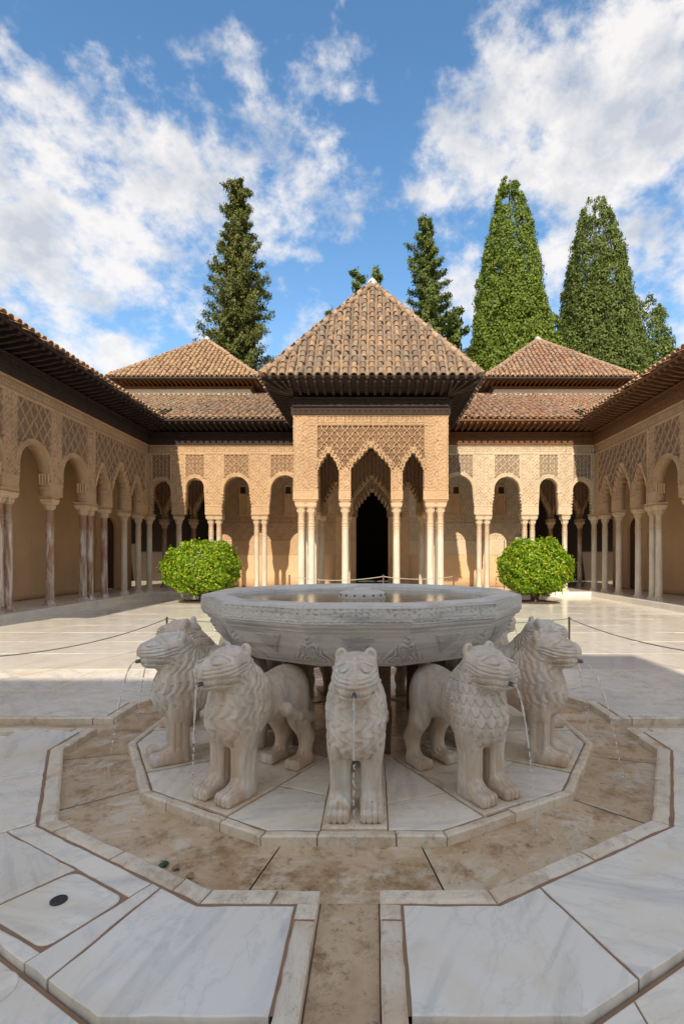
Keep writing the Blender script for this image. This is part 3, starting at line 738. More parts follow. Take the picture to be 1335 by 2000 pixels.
# ------------------------------------------------------------------ galleries round the court
def gallery_floor(name, boxes, **k):
    """pale step (stylobate) cut into blocks, floor behind it"""
    e = empty(name, kind='structure')
    for (x0, x1, y0, y1, ax) in boxes:
        L = (y1-y0) if ax == 'y' else (x1-x0); n = max(1, round(L/1.15))
        for i in range(n):
            a, b = i/n, (i+1)/n
            q = [(x0, y0+(y1-y0)*a), (x1, y0+(y1-y0)*a), (x1, y0+(y1-y0)*b), (x0, y0+(y1-y0)*b)] if ax == 'y' else [(x0+(x1-x0)*a, y0), (x0+(x1-x0)*b, y0), (x0+(x1-x0)*b, y1), (x0+(x1-x0)*a, y1)]
            stone('step_block', q, ZB-.004, -.3, M['slab_far'], e, .002, .012)
    return e
YF, XW = 18.25, 7.93                                   # faces of the stucco: end wall and side walls
YC, XC = 18.40, 8.10                                   # column lines
YB = 21.0                                              # back wall of the end gallery
gs = gallery_floor('gallery_step', [(-8.45, -7.70, 3.0, 18.0, 'y'), (7.70, 8.45, 3.0, 18.0, 'y'), (-8.45, -2.2, 18.0, 18.75, 'x'), (2.2, 8.45, 18.0, 18.75, 'x'),
      (-2.35, 2.35, 13.5, 14.2, 'x'), (-2.35, -1.6, 14.2, 18.0, 'y'), (1.6, 2.35, 14.2, 18.0, 'y')])
MB().box(-1.6, 1.6, 14.2, 18.75, -.3, ZB-.012).box(-13, 13, 18.75, 30, -.3, ZB-.012).box(-13, -8.45, 3, 18.75, -.3, ZB-.012).box(8.45, 13, 3, 18.75, -.3, ZB-.012).build('floor_slab', M['slab_far'], gs)

FB = Frame((0, YF, 0), (1, 0, 0), (0, -1, 0))          # end wall
def end_wing(sg, matS, kcol, label):
    w = empty('gallery_arcade', (sg*5.0, 18.4, ZB), label=label, cat='arcade', group='arcades round the court'); 
    off = Matrix.Translation((-sg*5.0, -18.4, -ZB))
    # part objects are modelled in world space and moved into the thing's own space afterwards
    bays = [(7.93, 6.92, 7.50, g_round(.37, 3.70, .34)), (6.92, 5.62, 6.30, g_round(.36, 3.80, .33, teeth=.002)),
            (5.62, 3.99, 4.82, g_round(.53, 3.72, .455)), (3.99, 2.10, 3.10, g_round(.56, 3.72, .50, teeth=.004))]
    pl = [(7.83, 7.17), (6.65, 5.95), (5.27, 4.37), (3.60, 2.55)]
    for i, (a, b, c, gg) in enumerate(bays):
        x0, x1 = sorted((sg*a, sg*b)); p0, p1 = sorted((sg*pl[i][0], sg*pl[i][1]))
        rel = arcade_relief([(x0+.0, p0), (p1, x1)], [(p0, p1)], [(sg*c, gg)], lw=(.30 if i > 1 else .26), lh=(.36 if i % 2 else .30), curl=(.26 if i in (0, 1, 3) else .1))
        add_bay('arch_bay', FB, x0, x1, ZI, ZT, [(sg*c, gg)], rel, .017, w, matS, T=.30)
    for a in (7.98, 6.92, 5.76, 5.48, 4.13, 3.85): column(sg*a, YC, w, kcol)
    for (a, b) in ((7.82, 8.14), (6.77, 7.07), (5.33, 5.91), (3.70, 4.28)):
        x0, x1 = sorted((sg*a, sg*b)); impost(w, x0, x1, YC-.15, YC+.15, matS)
    for (a, b) in ((7.93, 7.87), (7.07, 6.73), (5.93, 5.31), (4.30, 3.68)):
        pass
    for o in w.children: o.matrix_basis = off @ o.matrix_basis
    return w
end_wing(-1, M['stucco'], 'court', 'carved stucco arcade of the end wall left of the pavilion, behind the left bush')
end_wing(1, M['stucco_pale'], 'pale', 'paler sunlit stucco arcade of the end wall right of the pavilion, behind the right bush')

# side galleries
CLN = MB().lathe([(.032, 3.14), (.022, 3.19), (.022, 3.34), (.034, 3.40)], 8).mesh('colonnette', M['stucco_plain'])
PIERS = [18.25, 14.58, 12.95, 11.32, 9.70, 8.10, 6.50, 4.90, 3.30]
def side_wing(sg, kcol, label):
    w = empty('gallery_arcade', (sg*XC, 10.0, ZB), label=label, cat='arcade', group='arcades round the court')
    off = Matrix.Translation((-sg*XC, -10.0, -ZB))
    fr = Frame((sg*XW, 0, 0), (0, 1, 0), (-sg, 0, 0))
    hs = [(15.08, g_muq(.30, 3.45, 4.02, 4, 1.2, .03)), (16.18, g_muq(.46, 3.50, 4.25, 5, 1.2, .035)), (17.28, g_muq(.32, 3.45, 4.02, 4, 1.2, .03))]
    rel = arcade_relief([(14.60, 14.72), (18.0, 18.2)], [(14.75, 17.98)], hs, lw=.34, lh=.42, zp0=3.6)
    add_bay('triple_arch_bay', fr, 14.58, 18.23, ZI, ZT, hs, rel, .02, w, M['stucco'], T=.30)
    for c, gg in hs: muq_border(fr, c, gg, w, M['stucco_plain'])
    for i in range(1, len(PIERS)-1):
        b, a = PIERS[i], PIERS[i+1]; c = (a+b)/2; gg = g_round(.56, 3.42, .54, teeth=.006, nt=26)
        pw = .42 if i % 3 == 0 else .24; pw2 = .42 if i % 3 == 2 else .24
        if i % 3 == 2: c += .0
        rel = arcade_relief([(a, a+.2), (b-.2, b)], [(a+.22, b-.22)], [(c, gg)], lw=.32, lh=.44, zp0=3.3, curl=.06)
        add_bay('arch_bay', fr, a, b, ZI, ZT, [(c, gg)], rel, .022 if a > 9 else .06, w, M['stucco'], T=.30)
        # small engaged colonnettes carrying the arch on the reveals
        for e in (-1, 1):
            for d in (-.03, -.10, -.17, -.24): inst('colonnette', CLN, w, Matrix.Translation(fr.pt(c+e*.53, 0, d)))
    cols = [17.80, 16.80, 15.55, 14.76, 14.42, 12.95, 11.46, 11.18, 9.70, 8.10, 6.64, 6.36, 4.90, 3.3]
    for y in cols: column(sg*XC, y, w, 'old' if (kcol == 'old' and y < 15.6) else 'court')
    for (a, b) in ((17.64, 18.12), (16.66, 16.94), (15.41, 15.69), (14.28, 14.90), (12.80, 13.10), (11.04, 11.60), (9.55, 9.85), (7.95, 8.25), (6.22, 6.78), (4.75, 5.05)):
        x0, x1 = sorted((sg*(XW+.02), sg*(XC+.15))); impost(w, x0, x1, a, b, M['stucco_plain'])
    for o in w.children: o.matrix_basis = off @ o.matrix_basis
    return w
side_wing(-1, 'old', 'shaded carved stucco arcade along the left side, on rust stained columns')
side_wing(1, 'court', 'shaded carved stucco arcade along the right side, on clean white columns')

# back walls of the galleries
def relief_hall(u, z):
    H = np.zeros_like(u); H = np.where(z > 2.02, arab(u, z, .13, .018), H)
    H = np.where((z > 1.45) & (z < 2.0), np.where(np.minimum(np.abs((u/.30+z/.30) % 1-.5), np.abs((u/.30-z/.30) % 1-.5)) < .07, .004, -.003), H)
    H = np.where((z > 2.75) & (z < 2.98), calli(u, z-2.77, .42, .19), H)
    H = np.where((np.abs(z-2.0) < .02) | (np.abs(z-1.44) < .012) | (np.abs(z-2.74) < .015) | (np.abs(z-3.0) < .015), .012, H)
    return H
FH = Frame((0, YB, 0), (1, 0, 0), (0, -1, 0))
hall = empty('gallery_back_wall', (0, YB, ZB), label='decorated back wall of the end gallery with a dark stalactite doorway in its middle', cat='wall')
offh = Matrix.Translation((0, -YB, -ZB))
gd = g_muq(.60, 3.30, 4.05, 5, 1.2, .045)
add_bay('carved_wall', FH, -1.5, 1.5, 3.0, 5.4, [(0, gd)], lambda u, z: np.where(np.abs(u) < 1.2, lattice(u, z, .30, .34, curl=.3), arab(u, z)), .022, hall, M['stucco'], T=.3)
muq_border(FH, 0, gd, hall, M['stucco_plain'])
add_bay('door_jamb', FH, -1.5, 1.5, ZB, 3.0, [(0, (lambda z: 0*z+.66))], lambda u, z: arab(u, z)*.6, .03, hall, M['stucco_plain'], T=.3)
for sg in (-1, 1):
    x0, x1 = sorted((sg*1.5, sg*6.15))
    def niche(c):
        def gg(z): return 0*z
        return gg
    wn = []
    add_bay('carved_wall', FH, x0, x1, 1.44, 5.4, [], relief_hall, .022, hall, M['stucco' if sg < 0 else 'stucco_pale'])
    V, Q = bay_mesh(FH, x0, x1, ZB, 1.44, [], lambda u, z: 0*u, .4, .3)
    link(bpy.data.objects.new('plaster_dado', npmesh('plaster_dado', V, Q, M['plaster'])), hall)
    # small paired blind windows with colonnettes high on the wall
    for c in (3.25, 5.1):
        u = sg*c; mb = MB()
        fo = link(bpy.data.objects.new('window', MB().box(u-.34, u+.34, YB-.03, YB-.001, 3.05, 4.3).mesh('window', M['stucco_plain'])), hall)
        for q in (-.18, .18):
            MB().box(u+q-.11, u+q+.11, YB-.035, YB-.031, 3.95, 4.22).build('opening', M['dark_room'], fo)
        for q in (-.30, 0, .30): MB().lathe([(.045, 3.08), (.03, 3.14), (.028, 3.72), (.05, 3.74), (.055, 3.86)], 8, (u+q, YB-.06)).build('colonnette', M['stucco_plain'], fo)
        MB().box(u-.36, u+.36, YB-.10, YB-.032, 3.86, 3.93).build('lintel', M['stucco_plain'], fo); MB().box(u-.36, u+.36, YB-.09, YB-.032, 3.03, 3.08).build('sill', M['stucco_plain'], fo)
    # open arches into the dark halls at both ends
    hs = sorted([(sg*6.75, g_muq(.50, 3.15, 4.15, 9)), (sg*7.95, g_muq(.50, 3.15, 4.15, 9)), (sg*9.15, g_muq(.50, 3.15, 4.15, 9))], key=lambda t: t[0])
    a, b = sorted((sg*6.15, sg*9.85))
    add_bay('carved_wall', FH, a, b, 2.9, 5.4, hs, lambda u, z: lattice(u, z, .32, .36, curl=.3), .024, hall, M['stucco'], T=.35)
    for c, gg in hs: muq_border(FH, c, gg, hall, M['stucco_plain'])
    for c in (7.35, 8.55): column(sg*c, YB+.12, hall, 'old')
    for c in (7.35, 8.55): impost(hall, sg*c-.14, sg*c+.14, YB-.02, YB+.28, M['stucco_plain'], ZC, 2.9)
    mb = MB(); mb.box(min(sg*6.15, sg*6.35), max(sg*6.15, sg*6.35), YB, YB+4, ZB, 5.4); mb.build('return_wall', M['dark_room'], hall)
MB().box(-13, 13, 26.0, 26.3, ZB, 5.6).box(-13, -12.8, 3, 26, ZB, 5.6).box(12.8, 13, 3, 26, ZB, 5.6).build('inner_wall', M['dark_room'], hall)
MB().box(-13, 13, YB, 26.2, 5.42, 5.5).build('ceiling', M['wood'], hall)
for o in hall.children: o.matrix_basis = offh @ o.matrix_basis
for sg, lb in ((-1, 'left'), (1, 'right')):
    w = empty('gallery_wall', (sg*GAL, 11, ZB), label='plain ochre plaster wall behind the %s arcade with an arched door near the corner' % lb, cat='wall')
    fr = Frame((sg*9.85, 0, 0), (0, 1, 0), (-sg, 0, 0)); offw = Matrix.Translation((-sg*GAL, -11, -ZB))
    gd2 = g_round(.44, 2.45, .44, teeth=.0)
    V, Q = bay_mesh(fr, 2.8, 18.3, ZB, 5.4, [], lambda u, z: 0*u+np.where((z > 1.72) & (z < 2.05), .03, 0)-(z < 1.72)*.01, .16, .3)
    link(bpy.data.objects.new('plaster_wall', npmesh('plaster_wall', V, Q, M['plaster'])), w)
    gg = g_round(.46, 2.35, .46, teeth=.0)
    add_bay('doorway', fr, 18.3, 21.0, ZB, 5.4, [(19.35, gg)], lambda u, z: np.where((z > 1.5), arab(u, z)*np.where(np.hypot(u-19.35, z-2.35) < .75, .1, 1), 0), .03, w, M['plaster'], T=.25)
    d = MB().box(min(sg*10.0, sg*10.05), max(sg*10.0, sg*10.05), 18.8, 19.9, ZB, 3.0).build('door', M['wood_door'], w)
    for i in range(6): MB().box(min(sg*9.97, sg*10.0), max(sg*9.97, sg*10.0), 18.92+.15*i, 19.05+.15*i, ZB+.05, 2.9).build('board', M['wood_door'], d)
    # ceiling of the gallery
    a, b = sorted((sg*7.9, sg*10.1)); MB().box(a, b, 2.8, 21.3, 5.42, 5.5).build('ceiling', M['wood'], w)
    for o in w.children: o.matrix_basis = offw @ o.matrix_basis

# ------------------------------------------------------------------ the pavilion
PY, PW = 13.65, 2.07
pav = empty('pavilion', (0, 15.9, ZB), label='stucco pavilion with a steep pyramid tile roof jutting from the end wall', cat='pavilion')
offp = Matrix.Translation((0, -15.9, -ZB))
FP = Frame((0, PY, 0), (1, 0, 0), (0, -1, 0))
ZPT = 5.14
hp = [(-1.13, g_muq(.275, 3.72, 4.17, 4, 1.15, .03)), (0, g_muq(.535, 3.72, 4.32, 6, 1.2, .035)), (1.13, g_muq(.275, 3.72, 4.17, 4, 1.15, .03))]
def pav_relief(u, z):
    au = np.abs(u); H = arab(u, z, .12, .018)
    H = np.where(au < 1.44, lattice(u, z-4.88, .275, .32, .060, curl=.12), H)
    H = np.where((au >= 1.44) & (au < 1.66), kufic(z*1.0, u, .09, .016), H)
    # rosette column on the outer strip
    zz = (z % .26)-.13; rr = np.hypot(au-1.84, zz); H = np.where((au > 1.68) & (np.abs(rr-.085) < .014), .008, H)
    for (c, g) in hp:
        gg = g(np.clip(z-.05, 0, g.top-.001)); on = (np.abs(u-c) < gg+.085) & (z < g.top+.12) & (z > g.spring)
        H = np.where(on, .02*np.abs(np.sin(z*38)), H)
    zf = ZPT-.27
    H = np.where((z > zf+.02) & (z < ZPT-.03) & (au < 1.42), calli(u+1.42, z-zf-.02, .4733, .215, .024), H)
    pil = (np.abs(au-.69) < .155) & (z < 3.75); H = np.where(pil, arab(u, z, .10, .018), H)
    H = np.where((np.abs(np.abs(au-.69)-.135) < .012) & (z < 3.75), .016, H)
    for b in (1.44, 1.67, 2.03): H = np.where(np.abs(au-b) < .013, .016, H)
    H = np.where(((np.abs(z-zf) < .014) & (au < 1.67)) | (z > ZPT-.03), .018, H)
    H = np.where(z < 3.14, kufic(u, z)*.5+.012, H); H = np.where(np.abs(z-3.14) < .014, .024, H); H = np.where(z < ZI+.025, .028, H)
    return H
for a, b, hh in ((-2.07, -.69, [hp[0]]), (-.69, .69, [hp[1]]), (.69, 2.07, [hp[2]])):
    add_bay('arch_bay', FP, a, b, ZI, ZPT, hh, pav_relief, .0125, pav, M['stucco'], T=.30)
for c, g in hp: muq_border(FP, c, g, pav, M['stucco'], r=.024)
# side walls
for sg in (-1, 1):
    fs = Frame((sg*PW, 0, 0), (0, 1, 0), (sg, 0, 0)); y0 = PY+.31
    h2 = [(14.55, g_muq(.30, 3.6, 4.1, 6)), (15.8, g_muq(.50, 3.6, 4.3, 8)), (17.1, g_muq(.30, 3.6, 4.1, 6))]
    rel = arcade_relief([(13.96, 14.1), (17.9, 18.2)], [(14.1, 17.9)], h2, ztop=ZPT, lw=.30, lh=.34, zp0=3.6)
    add_bay('side_bay', fs, PY+.0125, 18.22, ZI, ZPT, h2, rel, .03, pav, M['stucco'], T=.28)
    for y in (13.80, 15.2, 16.5, 17.7): column(sg*(PW-.2) if y < 14 else sg*(PW-.16), y, pav)
    for y in (15.2, 16.5, 17.7): impost(pav, min(sg*1.76, sg*2.06), max(sg*1.76, sg*2.06), y-.15, y+.15, M['stucco_plain'])
    column(sg*1.60, 13.80, pav); column(sg*.69, 13.80, pav)
    column(sg*1.87, 14.10, pav)
    a, b = sorted((sg*1.45, sg*2.04)); impost(pav, a, b, 13.66, 13.98, M['stucco_plain'])
    a, b = sorted((sg*.555, sg*.825)); impost(pav, a, b, 13.66, 13.96, M['stucco_plain'])
# rear arch of the pavilion on the line of the end arcade
FR = Frame((0, YF, 0), (1, 0, 0), (0, -1, 0))
h3 = [(-1.28, g_muq(.30, 3.35, 3.95, 4, 1.2, .03)), (0, g_muq(.66, 3.35, 4.20, 6, 1.2, .045)), (1.28, g_muq(.30, 3.35, 3.95, 4, 1.2, .03))]
add_bay('rear_arch', FR, -2.1, 2.1, ZI, ZT, h3, lambda u, z: np.where(z > 3.3, lattice(u, z, .28, .32, curl=.3), arab(u, z)), .02, pav, M['stucco'], T=.28)
for c, g in h3: muq_border(FR, c, g, pav, M['stucco_plain'])
for x in (-1.78, -.86, .86, 1.78): column(x, YC, pav); impost(pav, x-.14, x+.14, YC-.14, YC+.14, M['stucco_plain'])
# ceiling
MB().box(-1.78, 1.78, PY+.3, 18.2, ZPT-.02, ZPT+.05).build('ceiling', M['wood'], pav)

# ------------------------------------------------------------------ roofs
def tile_mesh(L, r0, r1, mat, n=7, th=.014):
    """one clay cover tile: a tapering half barrel, thick, lying along +y (down) to -y"""
    vs = []; 
    for (y, r) in ((0, r0), (L, r1)):
        for rr in (r, r-th):
            for i in range(n):
                a = pi*i/(n-1); vs.append((rr*cos(a), y, rr*sin(a)*.92))
    f = []
    for i in range(n-1):
        f.append((i, i+1, 2*n+i+1, 2*n+i)); f.append((n+i+1, n+i, 3*n+i, 3*n+i+1)); f.append((i+1, i, n+i, n+i+1)); f.append((2*n+i, 2*n+i+1, 3*n+i+1, 3*n+i))
    return vs, f
TL_, TR0, TR1 = .36, .082, .062
TV, TF = tile_mesh(TL_, TR0, TR1, None)
TMESH = {}
for k in 'WRLG':
    TMESH[k] = MB().add(TV, TF).mesh('tile', M['tile'+k], radians(50))
TMESH['E'] = MB().add(TV, TF).mesh('tile', M['tile_edge'], radians(50))
TVN = np.array(TV); TFN = np.array(TF)
def roof_face(parent, E0, E1, up_h, run, apex_frac=None, kind='W', exposure=.245, space=.205, single=300, trim=(0, 0), pans=True, base=True, drop=.0, wob=1.0):
    """a sloping roof face. E0->E1 eave line (seen from outside left to right), rises up_h over run behind.
    trim = (l, r): how far the left and right edges lean inwards over the whole run (hips)"""
    E0 = Vector(E0); E1 = Vector(E1); ex = (E1-E0).normalized(); W_ = (E1-E0).length
    back = Vector((0, 0, 1)).cross(ex).normalized(); sl_ = math.hypot(run, up_h); up = (back*run+Vector((0, 0, up_h)))/sl_; nrm = ex.cross(up).normalized()
    n = max(1, int(W_/space)); sp = W_/n; cand = []; pmb = MB()
    for i in range(n):
        u = (i+.5)*sp
        # height available before the hip
        lim = sl_
        if trim[0] > 0: lim = min(lim, sl_*u/trim[0])
        if trim[1] > 0: lim = min(lim, sl_*(W_-u)/trim[1])
        if trim[0] < 0: pass
        m = int(max(0, lim-.10)/exposure)+1
        for j in range(m):
            s = j*exposure
            if s+TL_*.6 > lim+.10 and j > 0: continue
            cand.append((u, s, j))
        if pans and lim > .3:
            # concave pan course beside the cover course
            k = 5; vs = []
            for s in (0.03, lim):
                for q in range(k):
                    t = q/(k-1); a = pi*t; vs.append(E0+ex*(u+sp/2+(t-.5)*sp*.9)+up*(s-.0)+nrm*(.035-.035*sin(a)))
            pmb.add(vs, [(q, q+1, k+q+1, k+q) for q in range(k-1)])
    cand.sort(key=lambda t: (t[1], t[0]))
    B = Matrix((ex, up, nrm)).transposed().to_4x4()
    rest = []
    for c, (u, s, j) in enumerate(cand):
        w = wob
        loc = E0+ex*(u+random.uniform(-.012, .012)*w)+up*(s-.06+random.uniform(-.012, .012)*w)+nrm*(.05+.006+random.uniform(-.006, .012)*w)
        if random.random() < .05 and j > 0: loc += up*random.uniform(-.07, .02)+nrm*.012+ex*random.uniform(-.02, .02)
        R = Matrix.Rotation(random.uniform(-.08, .08)*w, 4, 'Z') @ Matrix.Rotation(-.035+random.uniform(-.012, .012)*w, 4, 'X')
        Mx = Matrix.Translation(loc) @ B @ R
        if c < single: inst('tile', TMESH['E' if j == 0 and kind in 'WRL' else kind], parent, Mx)
        else: rest.append(Mx)
    if rest:
        A = np.array([np.array(m_) for m_ in rest]); Vh = np.concatenate([TVN, np.ones((len(TVN), 1))], 1)
        VV = np.einsum('kij,nj->kni', A, Vh)[..., :3].reshape(-1, 3); QQ = (TFN[None]+(np.arange(len(rest))*len(TVN))[:, None, None]).reshape(-1, 4)
        o = link(bpy.data.objects.new('tile_courses', npmesh('tile_courses', VV, QQ, M['tiles'+kind], True, np.repeat(rng.random(len(rest)), len(TFN)))), parent); o['kind'] = 'stuff'
    if pans and pmb.v: o = pmb.build('pan_tiles', M['tiles'+kind], parent, kind='stuff')
    if base:
        a = E0+ex*0; b = E1; c = E1-ex*trim[1]+up*sl_; d = E0+ex*trim[0]+up*sl_; off = nrm*-.002; lo = nrm*-.06
        vs = [a+off, b+off, c+off, d+off, a+lo, b+lo, c+lo, d+lo]
        MB().add(vs, [(0, 1, 2, 3), (7, 6, 5, 4), (0, 4, 5, 1), (1, 5, 6, 2), (2, 6, 7, 3), (3, 7, 4, 0)]).build('roof_deck', M['pan'], parent)
def hip_ridge(parent, A, B, r=.10, n=None, kind='hip'):
    A = Vector(A); B = Vector(B); L = (B-A).length; n = n or int(L/.27); mb = MB(); d = (B-A)/n
    for i in range(n):
        p = A+d*i; q = A+d*(i+1.15); j = Vector((0, 0, random.uniform(-.006, .006)))
        mb.tube([p+j, q+j-Vector((0, 0, .012))], [r, r*.86], 8)
    return mb.build('hip_tiles', M[kind], parent, radians(50))
def pyramid(parent, cx, cy, hx, hy, ze, za, kind, counts=(300, 0, 0, 0), faces='fblr', space=.205):
    A = (cx, cy, za); c = [(cx-hx, cy-hy, ze), (cx+hx, cy-hy, ze), (cx+hx, cy+hy, ze), (cx-hx, cy+hy, ze)]
    names = 'frbl'
    for i, nm in enumerate(names):
        if nm not in faces: continue
        e0, e1 = c[i], c[(i+1) % 4]; run = hy if nm in 'fb' else hx; half = hx if nm in 'fb' else hy
        roof_face(parent, e0, e1, za-ze, run, kind=kind, single=counts[i], trim=(half-.02, half-.02), space=space)
    for q in c: hip_ridge(parent, (q[0]+(A[0]-q[0])*.005, q[1]+(A[1]-q[1])*.005, q[2]+.03), (A[0], A[1], A[2]+.04))
    MB().lathe([(.20, za-.10), (.16, za+.05), (.07, za+.16), (.02, za+.20)], 10, (cx, cy)).build('apex_cap', M['lead'], parent)
RSEG = 0
def eave(parent, A, B, inward, z_wall, mat, zt, over, n=None, sp=.215, rf=(.075, .11), two=True, corner=(0, 0)):
    """rafters with carved tips under an eave: wall line A->B (x,y), inward = unit vector wall -> court"""
    A = Vector((*A, 0)); B = Vector((*B, 0)); I = Vector((*inward, 0)); L = (B-A).length; n = n or max(1, int(L/sp)); d = (B-A)/n
    # carved fascia bands below the rafters
    for (z0, z1, e, nm) in ((z_wall, z_wall+.20, .055, 'carved_beam'), (z_wall+.20, z_wall+.235, .10, 'moulding'), (z_wall+.235, z_wall+.40, .05, 'carved_beam'), (z_wall+.40, z_wall+.44, .12, 'moulding')):
        mb = MB(); ex = (B-A).normalized()
        a = A; b = B; i0 = I*e
        vs = [p+Vector((0, 0, z)) for z in (z0, z1) for p in (a-I*.2, b-I*.2, b+i0, a+i0)]
        mb.add(vs, [(0, 1, 2, 3), (7, 6, 5, 4), (0, 4, 5, 1), (1, 5, 6, 2), (2, 6, 7, 3), (3, 7, 4, 0)])
        if nm == 'carved_beam':                    # carved bosses and leaves along the beam
            m = int(L/.14)
            for k in range(m):
                p = A+(B-A)*((k+.5)/m)+I*(e+.002)+Vector((0, 0, (z0+z1)/2)); r = .035 if k % 2 else .055
                mb.tube([p-ex*r, p, p+ex*r], [.006, .022, .006], 5); mb.tube([p-Vector((0, 0, r)), p, p+Vector((0, 0, r))], [.006, .02, .006], 5)
        mb.build(nm, mat, parent)
    zr = z_wall+.44
    vs = [p+Vector((0, 0, z)) for z in (z_wall+.001, zt+.12) for p in (A-I*.32, B-I*.32, B-I*.205, A-I*.205)]
    MB().add(vs, [(0, 1, 2, 3), (7, 6, 5, 4), (0, 4, 5, 1), (1, 5, 6, 2), (2, 6, 7, 3), (3, 7, 4, 0)]).build('upper_wall', M['wood'], parent)
    rm = MB(); 
    # one rafter, lying along +y from the wall to the tip; shared by all
    oh = over; zt_ = zt
    p0 = (0, -.15, zr+.06); p1 = (0, oh*.62, zr+.06+(zt_-.08-zr-.06)*.62); p2 = (0, oh-.05, zt_-.09)
    rm.bar(p0, p1, rf[0], rf[1]); rm.bar(p1, p2, rf[0]*.9, rf[1]*.7)
    rm.tube([(0, oh-.10, zt_-.135), (0, oh-.03, zt_-.125), (0, oh+.0, zt_-.10)], [.03, .045, .02], 6)
    rme = rm.mesh('rafter', mat)
    ang = atan2(I.y, I.x)-pi/2
    for i in range(n+1):
        p = A+d*i; inst('rafter', rme, parent, Matrix.Translation(p) @ Matrix.Rotation(ang, 4, 'Z'))
    # boards above the rafters
    a0, b0 = A-I*.2, B-I*.2; ex = (B-A).normalized(); a1 = A+I*(oh)-ex*corner[0]; b1 = B+I*(oh)+ex*corner[1]
    k = (zt_-.09-zr-.06)/oh; zb = lambda e: zr+.06+rf[1]/2+.012+k*e
    vs = [a0+Vector((0, 0, zb(-.2))), b0+Vector((0, 0, zb(-.2))), b1+Vector((0, 0, zb(oh)-.02)), a1+Vector((0, 0, zb(oh)-.02))]
    vs += [v+Vector((0, 0, .03)) for v in vs]
    MB().add(vs, [(0, 1, 2, 3), (7, 6, 5, 4), (0, 4, 5, 1), (1, 5, 6, 2), (2, 6, 7, 3), (3, 7, 4, 0)]).build('eave_board', mat, parent)
    mb = MB(); mb.bar(a1+Vector((0, 0, zt_-.035)), b1+Vector((0, 0, zt_-.035)), .03, .06); mb.build('fascia', mat, parent)

# pavilion roof
ZPE = 5.93
for o in ('f', 'l', 'r'):
    oh = .70
    if o == 'f': eave(pav, (-PW, PY), (PW, PY), (0, -1), ZPT, M['wood'], ZPE, oh, n=19, corner=(.70, .70))
    if o == 'r': eave(pav, (PW, PY), (PW, 17.6), (1, 0), ZPT, M['wood'], ZPE, oh, corner=(.70, 0))
    if o == 'l': eave(pav, (-PW, 17.6), (-PW, PY), (-1, 0), ZPT, M['wood'], ZPE, oh, corner=(0, .70))
for sg in (-1, 1):                                     # fan of rafters in the corners
    for t in (.12, .28, .5, .72, .88):
        q = (sg*(PW+.66*min(1, t*2)), PY-.66*min(1, (1-t)*2), ZPE-.10); MB().bar((sg*(PW-.05), PY+.05, 5.66), q, .07, .085).build('rafter', M['wood'], pav)
HP = PW+.74
pyramid(pav, 0.03, PY-.74+HP, HP, HP, ZPE, 9.72, 'G', (300, 60, 0, 60), faces='frbl', space=.222)
for o in pav.children: o.matrix_basis = offp @ o.matrix_basis

# end gallery roofs and side gallery roofs
ZE = 6.06; YE = YF-.80; XE = XW-.78
def gallery_roof(nm, x, y, label, fn, cat='roof', group='tiled roofs of the galleries'):
    w = empty(nm, (x, y, ZT), label=label, cat=cat, group=group); fn(w); o_ = Matrix.Translation((-x, -y, -ZT))
    for o in w.children: o.matrix_basis = o_ @ o.matrix_basis
    return w
def end_roof(sg, mat, kind):
    def fn(w):
        if sg < 0: A, B, E0, E1 = (-XW-.05, YF), (-PW-.02, YF), (-XE, YE, ZE), (-PW-.62, YE, ZE)
        else: A, B, E0, E1 = (PW+.02, YF), (XW+.05, YF), (PW+.62, YE, ZE), (XE, YE, ZE)
        eave(w, A, B, (0, -1), ZT, mat, ZE, .80, corner=(0, 0))
        L = E1[0]-E0[0]; ext = 4.0
        # the face runs on outwards along the valley
        roof_face(w, E0, E1, 2.25, 4.6, kind=kind, single=260, trim=(0, 0))
        # part beyond the valley, behind the side roofs
        a = (-12.5, YE+.01, ZE) if sg < 0 else (XE, YE+.01, ZE)
        x0 = -12.6 if sg < 0 else XE; x1 = -XE if sg < 0 else 12.6
        s0 = 1.0
        roof_face(w, (x0, YE+1.2, ZE+.587), (x1, YE+1.2, ZE+.587), 1.663, 3.4, kind=kind, single=0, trim=(0, 0))
        MB().box(min(E0[0], x0)+.1, max(E1[0], x1)-.1, YE+4.55, YE+4.7, ZE+2.16, ZE+2.33).build('flashing', M['cream'], w)
    return fn
gallery_roof('gallery_roof', -5, YF, 'weathered grey and brown tile roof over the end arcade left of the pavilion', end_roof(-1, M['wood'], 'W'))
gallery_roof('gallery_roof', 5, YF, 'reddish tile roof over the end arcade right of the pavilion', end_roof(1, M['wood_warm'], 'R'))
def side_roof(sg, mat, kind):
    def fn(w):
        if sg < 0: A, B, E0, E1 = (-XW, 3.0), (-XW, YF), (-XE, 2.6, ZE), (-XE, YE, ZE)
        else: A, B, E0, E1 = (XW, YF), (XW, 3.0), (XE, YE, ZE), (XE, 2.6, ZE)
        eave(w, A, B, (-sg, 0), ZT, mat, ZE, .78, sp=.25)
        L = 1.0
        roof_face(w, E0, E1, 1.15, 2.4, kind=kind, single=300, trim=(0, 0))
    return fn
gallery_roof('gallery_roof', -9, 10, 'long dark eave and tile roof over the left arcade', side_roof(-1, M['wood'], 'W'))
gallery_roof('gallery_roof', 9, 10, 'long brown eave and tile roof over the right arcade', side_roof(1, M['wood_warm'], 'W'))

